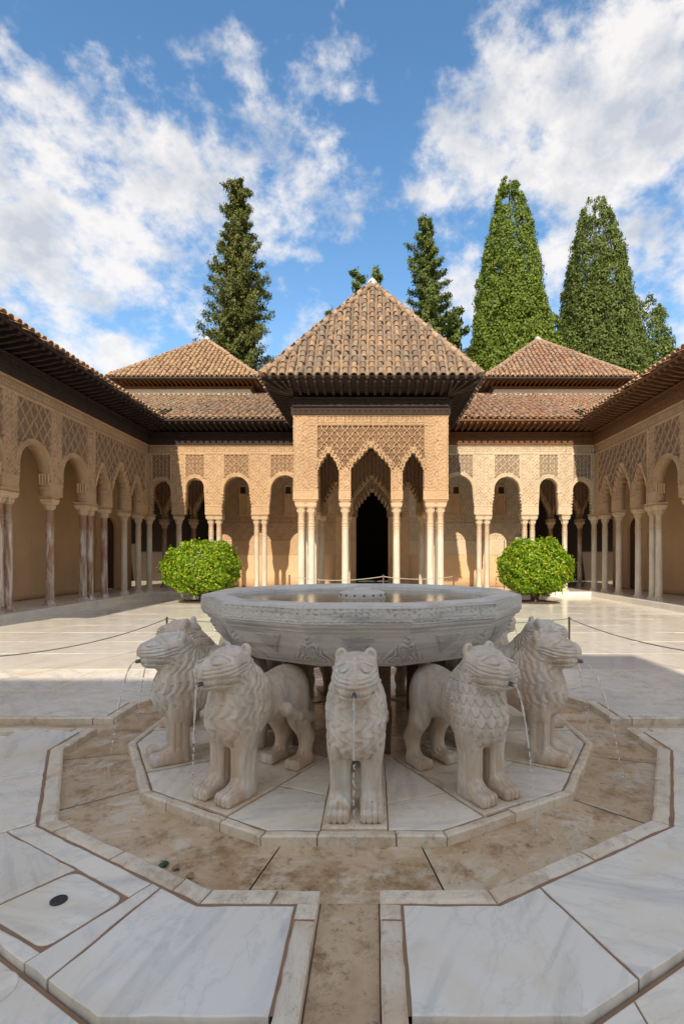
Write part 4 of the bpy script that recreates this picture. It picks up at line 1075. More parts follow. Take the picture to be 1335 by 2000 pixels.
# towers behind
def tower(sg, label, kind):
    cx, cy = sg*7.85, 24.35; w = empty('tower', (cx, cy, 0), label=label, cat='tower', group='square towers behind the end gallery')
    MB().box(cx-2.65, cx+2.65, cy-2.5, cy+2.6, 5.6, 8.58).build('wall', M['cream'], w)
    MB().box(cx-2.72, cx+2.72, cy-2.57, cy-2.45, 8.26, 8.36).build('cornice', M['cream'], w)
    h = 3.15; ze = 8.82; y0 = cy-2.5
    rm = MB(); rm.bar((0, .0, 8.62), (0, .58, 8.69), .05, .07); me = rm.mesh('rafter', M['wood_warm'])
    for i in range(31): inst('rafter', me, w, Matrix.Translation((cx-3.0+.2*i, y0, 0)) @ Matrix.Rotation(pi, 4, 'Z'))
    MB().box(cx-h+.02, cx+h-.02, cy-h+.03, cy+h, 8.735, 8.765).build('eave_board', M['wood_warm'], w)
    MB().box(cx-2.75, cx+2.75, cy-2.62, cy+2.6, 8.52, 8.60).build('wall_plate', M['wood_warm'], w)
    mb = MB(); mb.tube([(cx-h, cy-h-.02, 8.76), (cx+h, cy-h-.02, 8.76)], .045, 8); mb.build('gutter', M['metal'], w)
    pyramid(w, cx, cy, h, h, ze, 11.65, kind, (300, 0, 0, 0), space=.20)
    for o in w.children: o.matrix_basis = Matrix.Translation((-cx, -cy, 0)) @ o.matrix_basis
tower(-1, 'square cream tower with an orange pyramid tile roof, behind the left end roof', 'L')
tower(1, 'square cream tower with a red brown pyramid tile roof, behind the right end roof', 'R')
# unseen palace wing, its size and roofline shaped so its shade covers the fountain
rb = empty('unseen_wing', (0, -12, 0), label='tall unseen cream palace wing behind the photographer, shaped to shade the fountain', cat='building')
MB().box(-11, 11, -18, -10.3, -.4, 10.2).build('wall', M['cream'], rb)  # cream picked so this unseen wall bounces more light
MB().box(-11.6, 11.6, -18.6, -9.7, 10.2, 10.5).build('eave_board', M['wood'], rb)
mb = MB(); mb.add([(-11.6, -9.7, 10.501), (11.6, -9.7, 10.501), (11.6, -18.6, 10.501), (-11.6, -18.6, 10.501), (-7, -14.1, 12.3), (7, -14.1, 12.3)], [(0, 1, 5, 4), (1, 2, 5), (2, 3, 4, 5), (3, 0, 4), (3, 2, 1, 0)]); mb.build('roof', M['pan'], rb)
mb = MB(); mb.add([(-2.4, -8.0, 10.3), (2.4, -8.0, 10.3), (2.4, -12.5, 10.3), (-2.4, -12.5, 10.3), (-.9, -10.2, 11.9)], [(0, 1, 4), (1, 2, 4), (2, 3, 4), (3, 0, 4), (3, 2, 1, 0)]); mb.build('shade_turret_roof', M['pan'], rb)  # raised peak added so the shade also reaches over the basin
MB().box(-1.9, 1.9, -10.29, -8.6, -.4, 10.3).build('shade_turret', M['plaster'], rb)
for o in rb.children: o.matrix_basis = Matrix.Translation((0, 12, 0)) @ o.matrix_basis

# ------------------------------------------------------------------ fountain basin
def dode(R, z, sub=1): 
    out = []
    for i in range(12):
        a = Vector((*dv(R, i)[:2], z)); b = Vector((*dv(R, i+1)[:2], z))
        for k in range(sub): out.append(tuple(a.lerp(b, k/sub)))
    return out
bas = empty('basin', (FX, FY, .66), label='twelve sided grey marble basin with a carved inscription, resting on the lions', cat='fountain basin')
offb = Matrix.Translation((-FX, -FY, -.66))
prof = [(1.05, 1.045), (1.075, 1.068), (1.10, 1.075), (1.215, 1.075), (1.24, 1.068), (1.246, 1.052)]
mb = MB(); rings = [dode(R, z) for R, z in [(.98, .97), (1.03, 1.0)]+prof]
vs = sum(rings, []); fs = [(k*12+i, (k+1)*12+i, (k+1)*12+(i+1) % 12, k*12+(i+1) % 12)[::-1] for k in range(len(rings)-1) for i in range(12)]
mb.add(vs, fs).build('rim', M['grey'], bas)
def flipfix(V, Q): return V, Q
# carved side: each of the twelve faces a fine grid
BP = [(1.246, 1.052), (1.246, .965), (1.246, .958), (1.232, .952), (1.235, .945), (1.228, .935), (1.205, .922), (1.196, .918), (1.198, .905), (1.180, .898), (1.175, .888),
      (1.165, .87), (1.125, .80), (1.065, .73), (.995, .675), (.985, .664)]
def basin_face(i):
    segs = np.array(BP); s = np.concatenate([[0], np.cumsum(np.hypot(*np.diff(segs, axis=0).T))]); S_ = np.arange(0, s[-1], .0045 if i in (9, 10, 11, 0, 1, 2) else .008)
    R = np.interp(S_, s, segs[:, 0]); Z = np.interp(S_, s, segs[:, 1]); nu = 131 if i in (9, 10, 11, 0, 1, 2) else 71; t = np.linspace(0, 1, nu)
    a = np.array(dv(1, i)) - np.array((FX, FY)); b = np.array(dv(1, i+1))-np.array((FX, FY))
    C = a[None]*(1-t[:, None])+b[None]*t[:, None]; wid = 2*sin(radians(15))*R        # face width at each height
    u = (t-.5)[None]*wid[:, None]; zz = np.repeat(Z[:, None], nu, 1)
    H = np.zeros_like(u); e = np.minimum(t, 1-t)[None]*wid[:, None]
    band = (zz > .966) & (zz < 1.047)
    cal = calli(u+i*.11+.9, zz-.970, .155, .074, .010, .0115); H = np.where(band, np.maximum(cal, -.010*np.clip(1.6*np.abs(np.sin(70*u+2.3*np.sin(62*zz)))-.4, 0, 1)), H)
    H = np.where(band & (e < .006), 0, H)
    # bowl carvings: interlace triangle in the middle, palmette on every corner
    zt = .872; v = zt-zz
    tri = (v > 0) & (v < .125) & (np.abs(u) < .098*(1-v/.13)+.004)
    kn = np.maximum(np.abs(np.sin((u+v)*2*pi/.036)), np.abs(np.sin((u-v)*2*pi/.036))); H = np.where(tri, .013*(kn > .62)+.001, H)
    ue = wid[:, None]/2-np.abs(u); r = np.hypot(ue, (zz-.755)/1.0)
    low = zz < .90
    pal = (ue < .15*np.clip((.875-zz)/.15, .12, 1)) & (zz < .875) & (zz > .685) & low
    ph = np.abs(np.sin(95*r+2.5*np.sin(4*np.arctan2(zz-.735, ue+.001)))) ; H = np.where(pal, .015*(ph > .5)+.001, H)
    med = np.hypot(ue, zz-.765); H = np.where(low & (med < .032), .010*(np.abs(np.sin(med*190)) > .4), H)
    Rr = R[:, None]+H*.0+0; base = C[None]*R[:, None, None]; nx = (a+b); nx = nx/np.hypot(*nx)
    dr = C/np.linalg.norm(C, axis=1)[:, None]; XY = base+dr[None]*H[..., None]; V = np.concatenate([XY+np.array((FX, FY)), zz[..., None]], -1).reshape(-1, 3)
    k = np.arange(len(S_)*nu).reshape(len(S_), nu); Q = np.stack([k[:-1, :-1], k[1:, :-1], k[1:, 1:], k[:-1, 1:]], -1).reshape(-1, 4)
    return V, Q
for i in (9, 10, 11, 0, 1, 2, 3, 4, 5, 6, 7, 8):
    V, Q = basin_face(i)
    link(bpy.data.objects.new('carved_panel', npmesh('carved_panel', V, Q, M['grey'])), bas)
rings = [dode(R, z) for R, z in ((.985, .664), (.97, .66), (.3, .655))]
vs = sum(rings, []); MB().add(vs, [(k*12+i, (k+1)*12+i, (k+1)*12+(i+1) % 12, k*12+(i+1) % 12) for k in range(2) for i in range(12)]).build('underside', M['grey'], bas)
# inner hollow and the water
MB().add(dode(1.02, .94), [tuple(range(12))]).build('basin_floor', M['brown'], bas)
for o in bas.children: o.matrix_basis = offb @ o.matrix_basis
wt = MB(); rr = [(.0, 0), (.3, 0), (.6, 0), (.85, 0), (1.062, 0)]
wt.add(dode(1.052, 1.022), [tuple(range(12))]); wo = wt.build('basin_water', M['water'], kind='structure')
sp = empty('spout_disc', (FX, FY, 1.0), label='round grey marble disc with small holes standing out of the basin water', cat='spout')
dm = MB().lathe([(.19, 0), (.192, .045), (.186, .062), (.14, .078), (.095, .083), (.092, .094), (.06, .104), (.0, .106)], 40).build('disc', M['grey'], sp, radians(50))
dm.location = (0, 0, .0)
for i in range(16):
    a = 2*pi*i/16+.1; MB().tube([(.185*cos(a), .185*sin(a), .048), (.1935*cos(a), .1935*sin(a), .048)], .008, 8).build('hole', M['rubber'], sp)
# pedestal
ped = empty('pedestal', (FX, FY, 0), label='reddish brown posts and drum carrying the basin from below', cat='pedestal')
M['pedestal'] = marble('pedestal_stone', (.16, .085, .055), (.10, .06, .045), (.20, .11, .06), 3, rough=.5)
MB().lathe([(.24, 0), (.24, .12), (.19, .14), (.19, .56), (.26, .60), (.26, .66)], 24).build('drum', M['pedestal'], ped, radians(40))
for k in range(6):
    a = radians(60*k+15); x, y = .62*sin(a), -.62*cos(a); MB().box(x-.05, x+.05, y-.05, y+.05, 0, .655).build('post', M['pedestal'], ped)

# ------------------------------------------------------------------ lions: a distance field blended smoothly, turned into one skin
def surface_nets(Fd, org, h):
    s = Fd < 0; nx, ny, nz = Fd.shape
    c = np.zeros((nx-1, ny-1, nz-1), np.int8)
    for i in (0, 1):
        for j in (0, 1):
            for k in (0, 1): c += s[i:nx-1+i, j:ny-1+j, k:nz-1+k]
    act = (c > 0) & (c < 8); idx = np.full(act.shape, -1, np.int32); ai = np.argwhere(act); idx[act] = np.arange(len(ai))
    acc = np.zeros((len(ai), 3)); cnt = np.zeros(len(ai)); cor = [(i, j, k) for i in (0, 1) for j in (0, 1) for k in (0, 1)]
    for a in cor:
        for ax in range(3):
            if a[ax]: continue
            b = list(a); b[ax] = 1
            fa = Fd[ai[:, 0]+a[0], ai[:, 1]+a[1], ai[:, 2]+a[2]]; fb = Fd[ai[:, 0]+b[0], ai[:, 1]+b[1], ai[:, 2]+b[2]]
            cr = (fa < 0) != (fb < 0); t = np.where(cr, fa/np.where(cr, fa-fb, 1), 0)
            for d in range(3): acc[:, d] += np.where(cr, a[d]+(t if d == ax else 0), 0)
            cnt += cr
    V = (ai+acc/cnt[:, None])*h+np.array(org); Qs = []
    for ax in range(3):
        sl0 = [slice(1, -1)]*3; sl0[ax] = slice(0, -1); sl1 = list(sl0); sl1[ax] = slice(1, None)
        A = s[tuple(sl0)]; B = s[tuple(sl1)]; e = np.argwhere(A != B); ins = A[A != B]
        off = np.array([1 if d != ax else 0 for d in range(3)]); e = e+off
        d1, d2 = [(1, 2), (2, 0), (0, 1)][ax]
        def cell(o1, o2):
            q = e.copy(); q[:, d1] -= o1; q[:, d2] -= o2; return idx[q[:, 0], q[:, 1], q[:, 2]]
        q = np.stack([cell(1, 1), cell(0, 1), cell(0, 0), cell(1, 0)], 1); q = np.where(ins[:, None], q, q[:, ::-1]); Qs.append(q)
    return V, np.concatenate(Qs)
LH = .0049
gx = np.arange(-.23, .2301, LH, dtype=np.float32); gy = np.arange(-.50, .5201, LH, dtype=np.float32); gz = np.arange(-.02, .97, LH, dtype=np.float32)
X, Y, Z = np.meshgrid(gx, gy, gz, indexing='ij')
def ell(c, r, rx=0.0):
    y, z = Y-c[1], Z-c[2]
    if rx: y, z = y*cos(rx)+z*sin(rx), -y*sin(rx)+z*cos(rx)
    k0 = np.sqrt(((X-c[0])/r[0])**2+(y/r[1])**2+(z/r[2])**2); return (k0-1)*min(r)*.9+ (k0-1)*.1*max(r)
def cap(a, b, ra, rb, sx=1.0):
    a = np.array(a, np.float32); b = np.array(b, np.float32); d = b-a; L2 = float(d@d)
    t = np.clip(((X-a[0])*d[0]+(Y-a[1])*d[1]+(Z-a[2])*d[2])/L2, 0, 1)
    return np.sqrt(((X-a[0]-t*d[0])*sx)**2+(Y-a[1]-t*d[1])**2+(Z-a[2]-t*d[2])**2)-(ra+(rb-ra)*t)
def rbox(c, hf, r, rx=0.0):
    y, z = Y-c[1], Z-c[2]
    if rx: y, z = y*cos(rx)+z*sin(rx), -y*sin(rx)+z*cos(rx)
    qx = np.abs(X-c[0])-hf[0]+r; qy = np.abs(y)-hf[1]+r; qz = np.abs(z)-hf[2]+r
    return np.sqrt(np.maximum(qx, 0)**2+np.maximum(qy, 0)**2+np.maximum(qz, 0)**2)+np.minimum(np.maximum(qx, np.maximum(qy, qz)), 0)-r
def smin(a, b, k):
    h = np.clip(.5+.5*(b-a)/k, 0, 1); return b+(a-b)*h-k*h*(1-h)
def lion(style, seed):
    Xa = np.abs(X)
    D = ell((0, -.23, .475), (.125, .155, .165))
    D = smin(D, cap((0, -.24, .50), (0, .12, .50), .115, .13), .07)
    D = smin(D, cap((0, -.05, .45), (0, .18, .40), .10, .12), .07)
    chest = ell((0, .215, .445), (.158, .185, .185)); chest = smin(chest, ell((0, .17, .56), (.145, .16, .16)), .07)
    neck = cap((0, .17, .55), (0, .245, .72), .135, .108)
    mane = smin(chest, neck, .07); D = smin(D, mane, .045)
    head = ell((0, .285, .742), (.120, .145, .096), -.20); head = smin(head, rbox((0, .375, .705), (.088, .095, .072), .045, -.10), .045)
    head = smin(head, ell((0, .34, .70), (.120, .10, .075)), .03)
    head = smin(head, ell((0, .30, .665), (.085, .12, .06)), .04)
    D = smin(D, head, .03)
    # ears: upright cups turned forwards
    xe = X; ear = None
    for sx in (-1, 1):
        e = np.sqrt(((X-sx*.078)/.036)**2+((Y-.215)/.026)**2+((Z-.812)/.046)**2)-1; e = e*.028
        hol = np.sqrt(((X-sx*.080)/.024)**2+((Y-.243)/.020)**2+((Z-.819)/.033)**2)-1; e = np.maximum(e, -hol*.020)
        ear = e if ear is None else np.minimum(ear, e)
    D = smin(D, ear, .010)
    # legs
    for sx in (-1, 1):
        L1 = rbox((sx*.082, .235, .19), (.056, .062, .215), .030); L1 = smin(L1, ell((sx*.085, .225, .36), (.065, .085, .10)), .05)
        paw = rbox((sx*.086, .318, .034), (.060, .100, .036), .028); paw = smin(paw, ell((sx*.086, .28, .06), (.055, .07, .05)), .03)
        D = smin(D, smin(L1, paw, .02), .018)
        th = ell((sx*.088, -.235, .42), (.062, .105, .155)); lo = cap((sx*.098, -.245, .30), (sx*.10, -.315, .17), .066, .050)
        sh = cap((sx*.10, -.325, .18), (sx*.10, -.295, .04), .047, .046); pw = rbox((sx*.102, -.235, .032), (.056, .092, .034), .026)
        hl = smin(smin(th, lo, .04), smin(sh, pw, .03), .03); D = smin(D, hl, .022)
    # tail, drawn between the legs and laid over the left flank
    tl = cap((0, -.375, .50), (-.05, -.41, .34), .032, .026)
    tl = smin(tl, cap((-.05, -.41, .34), (-.135, -.33, .30), .026, .026), .02); tl = smin(tl, cap((-.135, -.33, .30), (-.160, -.17, .35), .026, .024), .02)
    tl = smin(tl, cap((-.155, -.17, .35), (-.140, -.07, .415), .026, .044), .02); D = smin(D, tl, .010)
    # --- carving
    ph = np.arctan2(X, Y-.13+.25*np.clip(Z-.6, 0, .3)); 
    inm = np.clip((.012-(mane-D*0))/.012, 0, 1) if False else (mane < .012).astype(np.float32)
    inm = inm*(Z > .285)*(head > .004)*np.clip((Y+.06-.12*(Z < .4))/.04, 0, 1)
    r = 0
    if style == 0:      # long waving locks
        row = Z/.066+.16*np.sin(ph*7); k = np.floor(row); f = row-k; sg_ = np.where(k % 2 > 0, 1, -1)
        g_ = np.cos(25*ph+sg_*(2.8*(f-.5)+1.2*np.sin(pi*f))+k*1.9); r = (-.0045*np.clip((-g_-.3)/.7, 0, 1)+.0050*g_)*np.clip(1.6*np.sin(pi*np.clip(f, .05, 1)), .45, 1)+.0030*(.5-f)
    elif style == 1:    # big overlapping scales
        k = np.floor(Z/.058+40); f = Z/.058+40-k; c = ph*4.6+.5*(k % 2); cf = c-np.floor(c)-.5
        edge = np.abs(cf)**2*3.2; below = f-edge*.9; k2 = below < 0
        f2 = np.where(k2, f+1-np.where(True, ((np.abs(np.abs(cf)-.5))**2*3.2)*.9, 0), below)
        r = .0065*(.62-np.clip(f2, 0, 1)); r = np.where(np.abs(below) < .085, -.0075, r); r = r+.0018*np.cos(ph*70)*(f2 > .2)
    else:               # short comma curls
        row = Z/.052+.2*np.sin(ph*5+1); k = np.floor(row); f = row-k; sg_ = np.where(k % 2 > 0, 1, -1)
        g_ = np.cos(23*ph+sg_*(2.8*(f-.5)+1.4*np.sin(pi*f))+k*2.3); r = (-.0045*np.clip((-g_-.3)/.7, 0, 1)+.0050*g_)*np.clip(1.6*np.sin(pi*np.clip(f, .05, 1)), .45, 1)+.0030*(.5-f)
    D = D-.78*r*inm
    rim = np.abs(mane-.0) ; edge = (np.abs(Z-.283) < .009) & (mane < .02) & (Y > .1); D = D+.004*edge
    # face
    fz = (Y > .24) & (Z > .60) & (head < .02)
    nose = np.exp(-(X/.016)**2)*np.clip((Y-.28)/.06, 0, 1)*(Z > .70); D = D-.013*nose*fz
    fr = fz & (Y > .30)
    # eyes: two nested almonds
    ex, ez = Xa-.056-.10*(Z-.78), Z-.782+.10*(Xa-.05); er = np.sqrt((ex/.036)**2+((ez+.25*ex)/.0145)**2)
    D = D+.0085*np.exp(-((er-1)/.27)**2)*fz-.006*np.exp(-(er/.6)**2)*fz
    D = D+.006*np.exp(-((er-1.85)/.25)**2)*fz*(Z > .79)
    # whisker folds sweeping over the cheeks down to the mouth
    wl = Z-.745+.9*np.clip(Xa-.03, 0, .1)**1*(-.25)+.35*(Y-.40)*(-1)*.6
    folds = (Z < .758) & (Z > .692) & fz & (Xa > .018); lev = Z-.22*np.clip(.42-Y, 0, .2)+.004*np.sin(Xa*60); lq = (lev-.6975)/.0215; D = D+.0075*np.exp(-(((lq-np.round(lq))*.0215)/.0045)**2)*folds*(Xa < .13)
    # mouth, a long groove with a row of teeth
    mz = Z-.668-.25*np.clip(Xa-.04, 0, .1)+.12*(.44-Y); mo = fz & (Y > .29)
    D = D+.013*np.exp(-((np.abs(mz)-.0165)/.005)**2)*mo
    teeth = (np.abs(mz) < .012) & mo; D = D+np.where(teeth, .004+.0045*(np.abs(np.sin(pi*(Xa+.9*np.clip(.44-Y, 0, .3))/.019)) < .35), 0)
    jaw = fz & (Z < .665) & (Z > .61); D = D+.002*np.cos((Z-.4*Xa)*2*pi/.022)*jaw*(Xa > .04)
    # cheek ruff
    D = D-.005*np.exp(-((np.sqrt((Y-.33)**2+(Z-.70)**2)-.135)/.008)**2)*(Y < .33)*(Xa > .06)*(Z > .62)*(Z < .82)
    # toes and the flutes of the legs
    toe = (Z < .085) & (np.abs(Y) > .15); tx = Xa-.088
    front = ((Y > .33) | ((Y < -.17) & (Y > -.27))) & toe; D = D+.0085*np.exp(-(((tx+.045) % .030-.015)/.0045)**2)*front*(np.abs(tx) < .055)
    D = D+.006*((Z > .085) & (Z < .275) & (Y > .1))*np.exp(-((np.abs(tx)-.028)/.007)**2)+.005*((Z > .085) & (Z < .27) & (Y > .1))*np.exp(-((np.abs(Y-.245)-.02)/.007)**2)*(np.abs(tx) > .03)
    D = np.maximum(D, -(Z-.002))
    V, Q = surface_nets(D, (gx[0], gy[0], gz[0]), LH); return npmesh('lion', V, Q, M['lion'], True)
LM = [lion(0, 0), lion(1, 1), lion(2, 2)]
del X, Y, Z
wherelab = {0: 'standing lion facing the camera straight on with a thin jet between its paws', 1: 'lion right of the front one, its mane carved in big overlapping scales',
 2: 'second lion to the right, jet arching to the right over the channel', 3: 'lion facing right, half hidden behind the second lion on the right',
 4: 'back right lion under the basin, facing away to the right', 5: 'back lion under the basin, right of the rearmost one', 6: 'rearmost lion hidden behind the pedestal, facing the pavilion',
 7: 'back lion under the basin, left of the rearmost one', 8: 'back left lion under the basin, facing away to the left', 9: 'lion facing left, half hidden behind the second lion on the left',
 10: 'second lion to the left, standing sideways with its jet falling at the far left', 11: 'pink stained lion left of the front one with its tail curled on its flank'}
st = {0: 2, 1: 1, 2: 0, 3: 2, 4: 1, 5: 0, 6: 2, 7: 1, 8: 0, 9: 1, 10: 0, 11: 0}
nz_me = MB().tube([(0, .44, .668), (0, .492, .667)], .0125, 14).mesh('nozzle', M['steel'], radians(50))
def jet_mesh(v0, seed):
    rj = random.Random(seed); mb = MB(); pts = []; rs = []; t = 0
    y0, z0 = .492, .667
    while True:
        y = y0+v0*t; z = z0-4.9*t*t
        if z < -.05: break
        pts.append((rj.uniform(-.0014, .0014), y+rj.uniform(-.001, .001), z)); rs.append(.0046+.0019*sin(t*85+seed)+rj.uniform(-.0008, .0008)); t += .0075
    cut = int(len(pts)*.66); mb.tube(pts[:cut], rs[:cut], 8)
    for i in range(cut, len(pts)-1, 1):                  # the jet breaks into drops
        p = Vector(pts[i]); q = Vector(pts[i+1])
        if i % 2 == 0: mb.tube([p, p.lerp(q, .4), p.lerp(q, 1.3)], [.002, .0048, .0015], 6)
        mb.tube([(p.x+rj.uniform(-.012, .012), p.y+rj.uniform(-.012, .012), p.z), (p.x+rj.uniform(-.012, .012), p.y, p.z-.008)], [.0022, .0012], 5)
    pe = pts[-1]
    for _ in range(26):                                  # splash where it lands
        a_, r_ = rj.uniform(0, 6.28), rj.uniform(.0, .07); h_ = rj.uniform(0, .05)*(1-r_/.08)
        mb.tube([(pe[0]+r_*cos(a_), pe[1]+r_*sin(a_), -.045+h_), (pe[0]+r_*cos(a_)*1.05, pe[1]+r_*sin(a_)*1.05, -.040+h_)], [.0032, .0022], 5)
    return mb.mesh('water_jet', M['jet'], True)
JM = [jet_mesh(.10, 0), jet_mesh(.42, 1), jet_mesh(.62, 2)]
jv = {0: 0, 1: 1, 2: 2, 3: 1, 4: 1, 5: 1, 6: 1, 7: 1, 8: 1, 9: 1, 10: 1, 11: 0}
for i in range(12):
    a = radians(30*i); r = 1.185
    t = empty('lion', (FX+r*sin(a), FY-r*cos(a), .003), pi+a, label=wherelab[i], cat='stone lion', group='twelve marble lions round the fountain')
    inst('body', LM[st[i]], t); nzo = inst('nozzle', nz_me, t); inst('water_jet', JM[jv[i]], nzo)

# ------------------------------------------------------------------ posts and ropes
def rope_pts(a, b, sag, n=18): 
    a, b = Vector(a), Vector(b); return [tuple(a.lerp(b, i/n)-Vector((0, 0, sag*4*(i/n)*(1-i/n)))) for i in range(n+1)]
def barrier(name_label, group, posts, h, r, mp, mr, sag, labels, zg, rr=.006):
    for i, (x, y) in enumerate(posts):
        e = empty('barrier_post', (x, y, zg), label=labels[i], cat='barrier post', group=group)
        MB().lathe([(.05, 0), (.05, .012), (r, .02), (r, h), (r*.6, h+.004)], 12).build('pole', mp, e, radians(40))
        MB().tube([(-.03, 0, h-.025), (.03, 0, h-.025)], .006, 6).build('hook', mp, e)
for sg, lb in ((-1, 'left'), (1, 'right')):
    ps = [(sg*3.08, 7.85), (sg*4.35, 4.7)]
    barrier('', 'low posts round the fountain', ps, .46, .015, M['metal'], M['rope_dark'], .1, ['dark low barrier post behind the lions on the %s' % lb, 'dark low barrier post beyond the %s edge of the picture' % lb], -.03)
    mb = MB(); mb.tube(rope_pts((ps[0][0], ps[0][1], .405), (ps[1][0], ps[1][1], .405), .17), .0065, 6); mb.build('rope', M['rope_dark'], label='dark sagging rope from the low post out of the picture on the %s' % lb, cat='rope')
mb = MB(); mb.tube(rope_pts((-3.08, 7.85, .405), (3.08, 7.85, .405), .14, 26), .0065, 6); mb.build('rope', M['rope_dark'], label='dark rope behind the fountain between the two low posts', cat='rope')
Yp = 12.95; pts_ = [(565, 1121), (748, 1122), (885, 1120)]; pw = [(P(px, py, Yp)[0], Yp) for px, py in pts_]
barrier('', 'brown posts in front of the pavilion', pw, .93, .02, M['post'], M['rope'], .1, ['brown barrier post left of the pavilion columns', 'brown barrier post in front of the pavilion doorway', 'brown barrier post right of the pavilion columns'], -.03)
for a, b, s_, lb in ((0, 1, .10, 'pale rope from the left post to the doorway post'), (1, 2, .07, 'pale rope from the doorway post to the right post')):
    mb = MB(); mb.tube(rope_pts((*pw[a], .86), (*pw[b], .86), s_), .011, 6); mb.build('rope', M['rope'], label=lb, cat='rope')
e = empty('floodlight', (P(995, 1050, 18.1)[0], 18.9, ZB), label='small white floodlight on a thin pole behind the right bush', cat='floodlight')
MB().tube([(0, 0, 0), (0, 0, 1.85)], .012, 8).build('pole', M['metal'], e); MB().box(-.07, .07, -.05, .05, 1.86, 2.10, Matrix.Rotation(.25, 4, 'Y')).build('lamp_head', M['white'], e); MB().box(-.075, .075, -.055, .055, 2.0, 2.14, Matrix.Rotation(.25, 4, 'Y')).build('hood', M['metal'], e)
# leaf litter in the ring channel
def litter(px, py, r, mat, label, n=7, h=.02, name='fallen_leaf'):
    x, y, _ = P(px, py, None, -.05); mb = MB()
    vs = [(0, 0, h)]+[(r*random.uniform(.6, 1.1)*cos(2*pi*i/n), r*random.uniform(.5, 1)*sin(2*pi*i/n), random.uniform(0, h*.8)) for i in range(n)]
    mb.add(vs, [(0, i+1, (i+1) % n+1) for i in range(n)]); mb.add([(v[0], v[1], v[2]-.004) for v in vs], [((i+1) % n+1, i+1, 0) for i in range(n)])
    o = mb.build(name, mat, label=label, cat='leaf'); o.location = (x, y, -.052)
M['green_leaf'] = flat('wet_green_leaf', (.02, .09, .03), .25); M['dry_leaf'] = flat('dry_leaf', (.34, .24, .14), .8)
litter(321, 1690, .026, M['green_leaf'], 'small wet green leaf lying in the ring channel at the left')
litter(342, 1697, .024, M['dry_leaf'], 'crumpled tan leaf beside the green leaf in the channel')
litter(372, 1711, .026, M['dry_leaf'], 'larger crumpled tan leaf against the channel kerb')

# ------------------------------------------------------------------ bushes
def leaves(P0, Nn, size, asp, r, up=.25):
    """folded leaves at points P0 looking along Nn"""
    n = len(P0); t = rng.normal(size=(n, 3)); t -= (t*Nn).sum(1)[:, None]*Nn*.8; t[:, 2] -= up; t /= np.linalg.norm(t, axis=1)[:, None]
    b = np.cross(Nn, t); b /= np.linalg.norm(b, axis=1)[:, None]+1e-9; s = size*rng.uniform(.65, 1.25, (n, 1)); w = s*asp
    nn = np.cross(t, b)
    v = np.stack([P0-t*s*.5, P0+b*w*.5+nn*w*.12, P0+t*s*.5-nn*s*.12, P0-b*w*.5+nn*w*.12], 1)
    return v.reshape(-1, 3), np.arange(4*n).reshape(n, 4)
def bush(x, y, rx, rz, zc, n, label, seed):
    g_ = np.random.default_rng(seed); e = empty('bush', (x, y, -.03), label=label, cat='bush', group='clipped round bushes in the court')
    d = g_.normal(size=(n, 3)); d /= np.linalg.norm(d, axis=1)[:, None]
    lump = 1+.045*np.sin(d[:, 0]*9+seed)+.04*np.sin(d[:, 1]*11+2)+.04*np.sin(d[:, 2]*12+d[:, 0]*7)+.03*np.sin(d[:, 0]*23+d[:, 2]*19)
    rad = lump*(1-.24*g_.random(n)**2.0); rad[:n//45] *= g_.uniform(1.03, 1.16, n//45)
    pd = np.sign(d)*np.abs(d)**.88; pp = pd*rad[:, None]*np.array([rx, rx, rz]); pp[:, 2] = np.where(pp[:, 2] < 0, pp[:, 2]*.93, pp[:, 2])+zc
    nn = d*.9+g_.normal(size=(n, 3))*.55; nn[:, 2] += .25; nn /= np.linalg.norm(nn, axis=1)[:, None]
    V, Q = leaves(pp, nn, .092, .50, 0, .35)
    o = link(bpy.data.objects.new('foliage', npmesh('foliage', V, Q, M['leaf_bush'], False, g_.random(n))), e)
    core = MB(); k = 10; 
    core.lathe([(rx*.80*sin(pi*i/k)**.7 if 0 < i < k else .01, zc-rz*.78*cos(pi*i/k)) for i in range(k+1)], 18, cap=False); core.build('leaf_core', M['leaf_blue'], e)  # solid dark filler inside the leaves, standing in for the shaded depth
    for dx, dy in ((-.09, 0), (.10, .04), (.0, -.08)):
        MB().tube([(dx, dy, 0), (dx*.8, dy, .18), (dx*2.0, dy*1.6, .42), (dx*3, dy*2, .8)], [.06, .045, .04, .03], 8).build('trunk', M['bark'], e)
    q = [(-.62, -.62), (.62, -.62), (.62, .62), (-.62, .62)]
    b = MB().lathe([(.74, -.02), (.74, .006), (.70, .012), (.1, .03)], 28); bo = b.build('soil_pit', M['soil'], e)
xl = P(397, 1117, 15.9)[0]; xr = P(1043, 1115, 15.7)[0]
bush(xl, 15.9, 1.13, .85, 1.03, 14000, 'round clipped bright green bush in front of the left arcade', 3)
bush(xr, 15.7, 1.07, .88, 1.06, 14000, 'round clipped bright green bush in front of the right arcade', 5)

